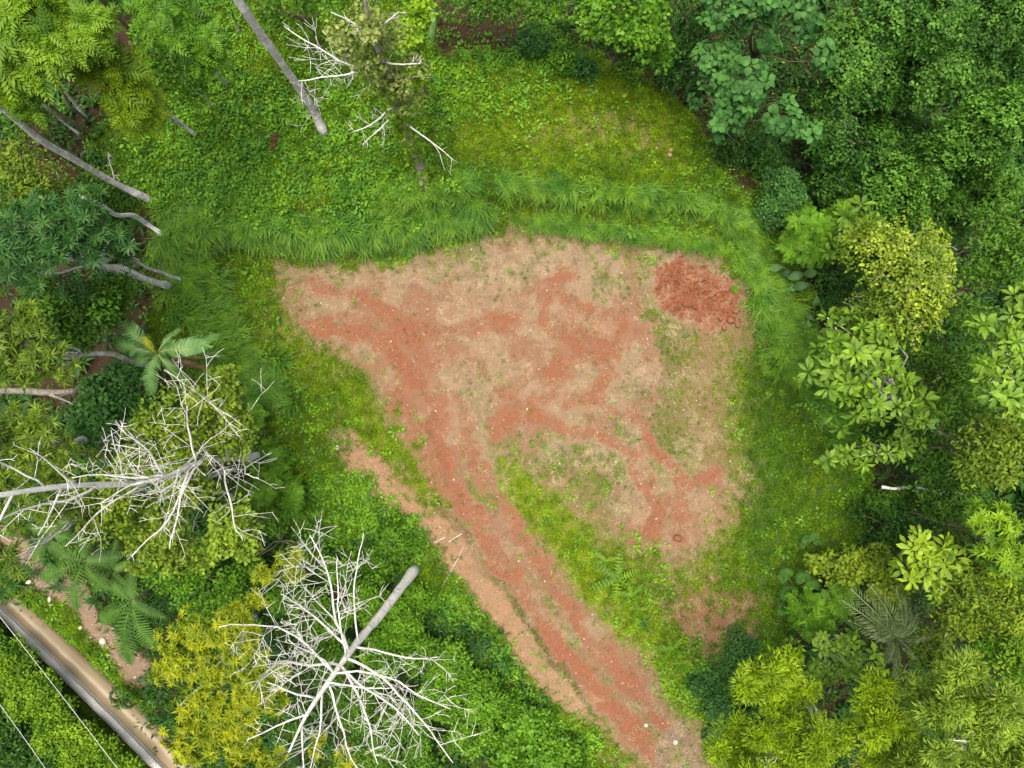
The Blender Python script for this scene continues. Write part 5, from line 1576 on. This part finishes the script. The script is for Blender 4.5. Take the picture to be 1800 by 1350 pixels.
for px, r, lb in [((1284, 563), .20, 'largest clay clod on the lower right of the mound'), ((1272, 576), .16, 'clay clod below the largest one on the mound'), ((1292, 548), .15, 'clay clod right of the largest one on the mound'),
                  ((1266, 560), .11, 'clay clod left of the largest one on the mound'), ((1180, 545), .12, 'clay clod at the left foot of the mound'), ((1205, 535), .14, 'clay clod in the shadowed crease of the mound'),
                  ((1222, 541), .11, 'clay clod in the middle of the mound'), ((1262, 520), .12, 'clay clod high on the right slope of the mound'), ((1198, 470), .12, 'clay clod on the upper edge of the mound'), ((1296, 572), .12, 'clay clod at the grass edge of the mound'),
                  ((1210, 495), .10, 'clay clod near the top of the mound')]:
    stone('clay_clod', lb, 'clod', px, r, M_CLOD, gC, .03)

# curled brown leaves on the upper lawn
DL = mesh_np('fallen_leaf', *BIGT['round'][1][:2], None, np.full(len(BIGT['round'][1][0]), .35), False, LM['dead'])
for k, (u, v, where) in enumerate([(1171, 177, 'nearest the large-leaved tree'), (1111, 213, 'furthest left on the lawn'), (1133, 219, 'just right of the leftmost one'), (1153, 259, 'below the leftmost pair'), (1175, 267, 'highest of the close pair'),
                                   (1179, 277, 'lowest of the close pair'), (1250, 292, 'at the edge of the brush pile'), (1366, 282, 'beside the round dark bush')]):
    b = G(u, v)
    o = link('fallen_leaf', DL)
    o.location = (b[0], b[1], b[2] + .10)
    o.rotation_euler = (.3 * math.sin(k), .25 * math.cos(k * 2), k * 1.7)
    o.scale = (.2, .2, .2)
    tag(o, 'curled brown fallen leaf on the upper lawn, ' + where, 'leaf', 'fallen leaves on the upper lawn')
# ------------------------------------------------------------------ uncountable cover, scattered by what the ground is
def template_obj(name, tpl, mat):
    V, T, A = tpl
    return bpy.data.objects.new(name, mesh_np(name, V, T, None, np.clip(A, 0, 1), False, mat))

def scatter(name, label, cat, p, rot, scl, tone, templates):
    n = len(p)
    me = bpy.data.meshes.new(name)
    me.vertices.add(n)
    me.vertices.foreach_set('co', np.ascontiguousarray(p, np.float32).ravel())
    for k, typ, val in (('rot', 'FLOAT_VECTOR', rot), ('scl', 'FLOAT', scl), ('tone', 'FLOAT', tone), ('idx', 'INT', rng.integers(0, len(templates), n))):
        a = me.attributes.new(k, typ, 'POINT')
        a.data.foreach_set('vector' if typ == 'FLOAT_VECTOR' else 'value', np.ascontiguousarray(val, np.int32 if typ == 'INT' else np.float32).ravel())
    o = link(name, me)
    tag(o, label, cat, None, 'stuff')
    ng = bpy.data.node_groups.new(name + '_nodes', 'GeometryNodeTree')
    ng.interface.new_socket('Geometry', in_out='INPUT', socket_type='NodeSocketGeometry')
    ng.interface.new_socket('Geometry', in_out='OUTPUT', socket_type='NodeSocketGeometry')
    nd, lk = ng.nodes, ng.links
    gi, go = nd.new('NodeGroupInput'), nd.new('NodeGroupOutput')
    jn = nd.new('GeometryNodeJoinGeometry')
    for t in templates:
        oi = nd.new('GeometryNodeObjectInfo')
        oi.inputs['Object'].default_value = t
        g2 = nd.new('GeometryNodeGeometryToInstance')
        lk.new(oi.outputs['Geometry'], g2.inputs[0])
        lk.new(g2.outputs[0], jn.inputs[0])
    ip = nd.new('GeometryNodeInstanceOnPoints')
    ip.inputs['Pick Instance'].default_value = True
    def na(k, typ):
        q = nd.new('GeometryNodeInputNamedAttribute')
        q.data_type = typ
        q.inputs[0].default_value = k
        return [s for s in q.outputs if s.enabled and s.name == 'Attribute'][0]
    er = nd.new('FunctionNodeEulerToRotation')
    lk.new(na('rot', 'FLOAT_VECTOR'), er.inputs[0])
    lk.new(gi.outputs[0], ip.inputs['Points'])
    lk.new(jn.outputs[0], ip.inputs['Instance'])
    lk.new(na('idx', 'INT'), ip.inputs['Instance Index'])
    lk.new(er.outputs[0], ip.inputs['Rotation'])
    lk.new(na('scl', 'FLOAT'), ip.inputs['Scale'])
    lk.new(ip.outputs[0], go.inputs[0])
    md = o.modifiers.new('scatter', 'NODES')
    md.node_group = ng
    return o

def tuft(R, n=14, h=.16, w=.012, spread=.10, lean=.5):
    V, T = [], []
    for i in range(n):
        a = R.uniform(0, 6.28); b = R.uniform(0, 6.28)
        r = spread * math.sqrt(R.uniform())
        L = h * R.uniform(.6, 1.2)
        ln = lean * R.uniform(.3, 1.2)
        d = np.array([math.cos(a), math.sin(a)]); q = np.array([-d[1], d[0]])
        o = np.array([r * math.cos(b), r * math.sin(b)])
        k = len(V)
        for t, ww in ((0, .8), (.55, 1), (1, 0.05)):
            c = o + d * L * ln * t * t * 1.2
            z = L * (t - .35 * ln * t * t)
            V += [[*(c - q * w * ww), z], [*(c + q * w * ww), z]]
        T += [[k, k + 1, k + 3], [k, k + 3, k + 2], [k + 2, k + 3, k + 5], [k + 2, k + 5, k + 4]]
    return np.array(V), np.array(T), R.uniform(.3, .8, len(V))

def tall_clump(R, n=44, h=.85, w=.015):
    """blades arching over towards +x mostly"""
    V, T = [], []
    for i in range(n):
        a = R.normal(0, .85)
        r = .20 * math.sqrt(R.uniform()); b = R.uniform(0, 6.28)
        L = h * R.uniform(.55, 1.2)
        d = np.array([math.cos(a), math.sin(a)]); q = np.array([-d[1], d[0]])
        o = np.array([r * math.cos(b), r * math.sin(b)])
        arch = R.uniform(.45, .95)
        k = len(V)
        for t, ww in ((0, .7), (.3, 1), (.65, .8), (1, .05)):
            c = o + d * L * arch * t ** 1.6
            z = L * (.95 * t - .85 * arch * t ** 2.2) + .02
            V += [[*(c - q * w * ww), z], [*(c + q * w * ww), z]]
        for s in range(3):
            m = k + 2 * s
            T += [[m, m + 1, m + 3], [m, m + 3, m + 2]]
    return np.array(V), np.array(T), np.clip(np.tile(np.repeat([.3, .45, .6, .9], 2), n) + np.repeat(R.normal(0, .25, n), 8), 0, 1)

def weed(R, n=9, L=(.06, .12), sp=.12, W=.6):
    out = []
    for i in range(n):
        a = R.uniform(0, 6.28); r = sp * math.sqrt(R.uniform())
        out.append(put(leaf_small(W), R.uniform(*L), a, R.normal(.15, .3), 0, (r * math.cos(a), r * math.sin(a), R.uniform(.02, .14)), R.uniform(.2, .8)))
    return merge(out)

def straws(R, n=9):
    V, T = [], []
    for i in range(n):
        a = R.uniform(0, 3.14); L = R.uniform(.03, .09); w = R.uniform(.003, .009)
        o = R.normal(0, .10, 2); d = np.array([math.cos(a), math.sin(a)]); q = np.array([-d[1], d[0]])
        k = len(V)
        V += [[*(o - d * L - q * w), .008], [*(o - d * L + q * w), .012], [*(o + d * L + q * w), .02], [*(o + d * L - q * w), .014]]
        T += [[k, k + 1, k + 2], [k, k + 2, k + 3]]
    return np.array(V), np.array(T), R.uniform(.2, .9, len(V))

def chip(R):
    V, T, A = leaf_small(.5, .10, -.05)
    return V * .06 + [0, 0, .012], T, A + .7

RS = np.random.default_rng(55)
T_TURF = [template_obj('turf_tuft', tuft(RS), M_GRASS) for _ in range(5)]
T_MEADOW = [template_obj('meadow_tuft', tuft(RS, 20, .38, .012, .14, .8), M_GRASS) for _ in range(4)]
T_TALL = [template_obj('tall_grass_clump', tall_clump(RS), M_TALL) for _ in range(5)]
T_WEED = [template_obj('weed', weed(RS), M_WEED) for _ in range(5)]
T_BROAD = [template_obj('broad_weed', weed(RS, 12, (.07, .15), .20, .6), M_WEED) for _ in range(5)]
T_UNDER = [template_obj('undergrowth_sprig', spray_small(RS, 18, (.16, .30), .45), M_UNDER) for _ in range(4)] + [template_obj('undergrowth_whorl', spray_rosette(RS, 10, .45), M_UNDER) for _ in range(2)]
T_STRAW = [template_obj('straw', straws(RS), M_STRAW) for _ in range(4)]
T_CHIP = [template_obj('leaf_chip', chip(RS), LM['litter']) for _ in range(2)]
T_WHITE = [template_obj('pale_chip', chip(RS), M_WHITE)]
def pebble(R):
    d = np.array([[1, 0, 0], [0, 1, 0], [-1, 0, 0], [0, -1, 0], [0, 0, 1], [0, 0, -1]]) * R.uniform(.6, 1.1, (6, 1)) * .05
    return d, np.array([[0, 1, 4], [1, 2, 4], [2, 3, 4], [3, 0, 4], [1, 0, 5], [2, 1, 5], [3, 2, 5], [0, 3, 5]]), np.zeros(6)
T_PEB = [template_obj('pebble', pebble(RS), M_STONE) for _ in range(3)]
T_CLOD = [template_obj('small_clod', pebble(RS), M_CLOD) for _ in range(3)]

def sample(n, x0=-24, x1=24, y0=-18.5, y1=19.5):
    x, y = rng.uniform(x0, x1, n), rng.uniform(y0, y1, n)
    z = height(x, y)
    return x, y, z, masks(x, y, z)

def pick(x, y, z, prob):
    k = rng.uniform(0, 1, len(x)) < prob
    return np.stack([x, y, z], 1)[k], k

def spin(n, tilt=.12):
    return np.stack([rng.normal(0, tilt, n), rng.normal(0, tilt, n), rng.uniform(0, 6.28, n)], 1)

LEAFY = [([(330, 280), (420, 220), (520, 160), (620, 260), (560, 330), (400, 320), (640, 300)], 95), ([(760, 100), (850, 130), (930, 150), (980, 130), (800, 170)], 55), ([(1240, 1230), (1180, 1170)], 40),
         ([(560, 880), (640, 860), (700, 920), (620, 960)], 46), ([(800, 1080), (850, 1150), (930, 1210), (1010, 1290)], 44)]
def leafiness(m):
    r = np.zeros(len(m['u']))
    for pts, w in LEAFY:
        r = np.maximum(r, sstep(w * 1.35, w * .6, seg_dist(m['u'], m['v'], pts)))
    return r
def tone_of(m):
    return np.clip(.30 + .18 * (m['pad'] > .15) + m['yellow'] * .8 + .5 * m['nf'] + .35 * m['nm'] + .7 * (fbm(m['u'] * .016, m['v'] * .016, 88, 3) - .5), 0, 1)

# turf
x, y, z, m = sample(125000)
p, k = pick(x, y, z, np.maximum(m['green'] ** 1.9, m['pad'] * (1 - m['mound']) * (1 - .7 * m['red']) * (.012 + .16 * sstep(.58, .72, fbm(x * 2.6, y * 2.6, 86, 3)))) * (1 - m['canal']) * np.where(m['forest'] > .5, .35, 1))
scatter('turf_grass', 'short green turf growing over the slopes and pad edges', 'grass', p, spin(len(p)), rng.uniform(.7, 1.35, len(p)) * np.where(m['pad'][k] > .3, .62, 1), tone_of(m)[k], T_TURF)
# low weeds with small leaves
x, y, z, m = sample(70000)
lf = leafiness(m)
p, k = pick(x, y, z, np.clip(m['green'], 0, 1) ** 1.7 * np.clip(.28 + .8 * lf + .9 * sstep(.5, .62, fbm(x * .7, y * .7, 81)), 0, 1) * (1 - m['canal']) * (1 - .85 * m['flat']) * np.where(m['forest'] > .5, .5, 1) * sstep(.26, .40, fbm(x * 1.4, y * 1.4, 83, 3)))
scatter('low_weeds', 'low small-leaved weeds among the grass', 'weeds', p, spin(len(p), .3), rng.uniform(.35, 1.5, len(p)) * np.where(m['pad'][k] > .3, .7, 1), np.clip(tone_of(m)[k] + rng.normal(0, .14, len(p)), 0, 1), T_WEED)
x, y, z, m = sample(26000)
lf = leafiness(m)
p, k = pick(x, y, z, m['green'] * np.clip(.9 * lf + .05, 0, 1) * (1 - m['canal']))
scatter('broad_weeds', 'knee-high broad-leaved weeds on the slopes', 'weeds', p + [0, 0, .05], spin(len(p), .4), rng.uniform(.45, 1.7, len(p)) * (.6 + .8 * fbm(p[:, 0] * .9, p[:, 1] * .9, 84)), np.clip(tone_of(m)[k] * .9 + rng.normal(0, .16, len(p)), 0, 1), T_BROAD)

# tall grass strips: (line, half width px, lean direction in photo, density, tone)
STRIPS = [([(300, 395), (380, 402), (460, 405), (560, 418), (650, 415), (720, 408), (790, 392), (850, 372)], 24, (0, 1), 1.0, .25, 1.0),
          ([(330, 372), (450, 378), (560, 385), (660, 372), (760, 360)], 14, (.1, 1), .4, .5, .6),
          ([(300, 420), (318, 470), (335, 520), (365, 580), (400, 630), (440, 670), (480, 700)], 36, (.7, .5), 1.0, .12, 1.0),
          ([(350, 440), (370, 500), (395, 560), (430, 620)], 24, (.9, .3), .7, .3, .8),
          ([(800, 318), (880, 318), (960, 332), (1060, 340), (1160, 346), (1260, 370), (1310, 396)], 18, (0, 1), .75, .30, .8),
          ([(850, 360), (950, 366), (1060, 372), (1160, 380), (1250, 394)], 7, (0, 1), .4, .6, .5),
          ([(860, 384), (1000, 396), (1120, 408), (1210, 424), (1260, 440)], 11, (-.1, 1), .9, .35, .8),
          ([(1290, 400), (1330, 440), (1350, 490), (1360, 540), (1380, 600), (1400, 650)], 36, (.55, .35), 1.0, .30, .95),
          ([(1390, 560), (1420, 640), (1450, 710), (1490, 770)], 26, (.8, .4), .9, .06, .9),
          ([(700, 330), (760, 345), (820, 330)], 24, (0, 1), .8, .4, .9)]
P_, R_, S_, T_ = [], [], [], []
for pts, w, ln, dens, tn, sc in STRIPS:
    L = sum(math.hypot(pts[i + 1][0] - pts[i][0], pts[i + 1][1] - pts[i][1]) for i in range(len(pts) - 1))
    n = int(L * 2 * w / 41.6 ** 2 * 30 * dens * .85)
    t = rng.uniform(0, len(pts) - 1, n)
    a = np.array(pts, float)
    uv = np.stack([np.interp(t, np.arange(len(a)), a[:, k]) for k in (0, 1)], 1) + rng.normal(0, w * .55, (n, 2))
    for _ in range(1):
        d = np.stack([(uv[:, 0] - 900) / FPX, -(uv[:, 1] - 675) / FPX, -np.ones(n)], 1) @ RCAM.T
        zz = np.zeros(n)
        for _k in range(4):
            s = (zz - CAM_H) / d[:, 2]
            X, Y = d[:, 0] * s, d[:, 1] * s
            zz = height(X, Y)
    az = math.atan2(-ln[1], ln[0]) + rng.normal(0, .8, n) + 1.2 * (fbm(X * .7, Y * .7, 95) - .5)
    P_.append(np.stack([X, Y, zz], 1)); R_.append(np.stack([rng.normal(0, .1, n), rng.normal(0, .1, n), az], 1))
    S_.append(rng.uniform(.45, 1.15, n) * sc * (.65 + .7 * fbm(X * 1.1, Y * 1.1, 96, 3))); T_.append(np.clip(tn + .10 + (rng.uniform(0, 1, n) < .05) * .5 + .9 * (fbm(X * .8, Y * .8, 91) - .5) + rng.normal(0, .17, n), 0, 1))
scatter('tall_grass', 'tall arching grass hanging over the banks around the pad', 'grass', np.concatenate(P_), np.concatenate(R_), np.concatenate(S_), np.concatenate(T_), T_TALL)
# leafy weeds poking through the tall grass
tp = np.concatenate(P_)
kk = rng.uniform(0, 1, len(tp)) < .16 * sstep(.45, .6, fbm(tp[:, 0] * .8, tp[:, 1] * .8, 97))
q = tp[kk]
scatter('bank_weeds', 'pale leafy weeds poking through the tall grass of the banks', 'weeds', q + np.array([0, 0, .38]), spin(len(q), .4), rng.uniform(.5, 1.5, len(q)), rng.uniform(.25, .95, len(q)), T_BROAD)
# meadow grass on the upper lawn
x, y, z, m = sample(34000)
mw = sstep(260, 120, np.hypot((m['u'] - 1010) * .75, (m['v'] - 270) * 1.3)) * (m['forest'] < .5) * (m['pad'] < .2)
mw = np.maximum(mw, .6 * sstep(70, 30, seg_dist(m['u'], m['v'], [(560, 860), (680, 940), (760, 1040), (820, 1100)])))
mw = np.maximum(mw, .5 * sstep(60, 25, seg_dist(m['u'], m['v'], [(900, 850), (1000, 950), (1090, 1060), (1190, 1180)])))
p, k = pick(x, y, z, mw * m['green'] * .30)
scatter('meadow_grass', 'soft knee-high meadow grass on the upper lawn', 'grass', p, spin(len(p), .25), rng.uniform(.35, .8, len(p)), np.clip(tone_of(m)[k] + .1, 0, 1), T_MEADOW)
# forest floor
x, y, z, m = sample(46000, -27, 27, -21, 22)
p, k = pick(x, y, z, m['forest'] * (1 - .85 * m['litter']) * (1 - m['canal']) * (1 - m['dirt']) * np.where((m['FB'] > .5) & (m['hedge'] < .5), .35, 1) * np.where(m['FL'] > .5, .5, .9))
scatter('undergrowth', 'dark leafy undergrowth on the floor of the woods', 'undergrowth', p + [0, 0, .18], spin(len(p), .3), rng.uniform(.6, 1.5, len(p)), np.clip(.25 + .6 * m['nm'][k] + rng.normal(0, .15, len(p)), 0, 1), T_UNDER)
# the woods go on outside
x, y = rng.uniform(-48, 48, 26000), rng.uniform(-44, 44, 26000)
k = (np.abs(x) > 23.5) | (np.abs(y) > 18.5)
x, y = x[k], y[k]
p = np.stack([x, y, height(x, y) + .3 + 2.2 * fbm(x * .35, y * .35, 99, 3) ** 1.5], 1)
scatter('surrounding_woods', 'dense leafy woods carrying on around the clearing', 'woods', p, spin(len(p), .4), rng.uniform(1.2, 2.8, len(p)), np.clip(.35 + .9 * (fbm(x * .3, y * .3, 98) - .5) + rng.normal(0, .15, len(p)), 0, 1), T_UNDER)
# straw, leaf chips, pale scraps, pebbles, clods
x, y, z, m = sample(110000)
p, k = pick(x, y, z, np.clip(m['straw'] * .9 + .25 * m['pad'] + .3 * m['tan'] + .5 * m['pink'], 0, 1) * (1 - .75 * m['red']) * (1 - m['mound']) * (1 - m['forest']))
scatter('dry_straw', 'dry straw and dead grass lying on the red earth', 'straw', p, spin(len(p), .05), rng.uniform(.6, 1.3, len(p)), rng.uniform(0, 1, len(p)), T_STRAW)
x, y, z, m = sample(26000)
p, k = pick(x, y, z, np.clip(m['litter'] * .8 + .10 * m['pad'] + .05, 0, 1))
scatter('leaf_litter', 'brown dead leaves scattered on the ground', 'leaves', p, spin(len(p), .3), rng.uniform(.6, 1.8, len(p)), rng.uniform(0, 1, len(p)), T_CHIP)
x, y, z, m = sample(9000)
p, k = pick(x, y, z, np.clip(.10 * m['pad'] + .05 * m['tan'] + .25 * sstep(70, 20, np.hypot(m['u'] - 1235, m['v'] - 700)) + .02, 0, 1) * (1 - m['forest']))
scatter('pale_scraps', 'pale bleached leaf scraps scattered over the pad', 'leaves', p, spin(len(p), .3), rng.uniform(.5, 1.7, len(p)), rng.uniform(0, 1, len(p)), T_WHITE)
x, y, z, m = sample(60000)
p, k = pick(x, y, z, np.clip(m['gravel'] * .8 + .03 * m['pad'] + .10 * m['tan'], 0, 1) * (1 - m['canal']))
scatter('pebbles', 'small pale pebbles on the dirt bank and track', 'pebbles', p, spin(len(p), 1), rng.uniform(.25, .9, len(p)), rng.uniform(0, 1, len(p)), T_PEB)
x, y, z, m = sample(60000, P(1140, 600)[0], P(1320, 600)[0], P(1200, 600)[1], P(1200, 440)[1])
p, k = pick(x, y, z, m['mound'] * .025)
z2 = .0
scatter('small_clods', 'small crumbs of red clay on the dug mound', 'clods', p + np.stack([p[:, 0] * 0, p[:, 0] * 0, mound_z(x, y, m)[k] + .01], 1), spin(len(p), 1), rng.uniform(.15, 1.0, len(p)) ** 2 * 1.6 + .15, rng.uniform(0, 1, len(p)), T_CLOD)
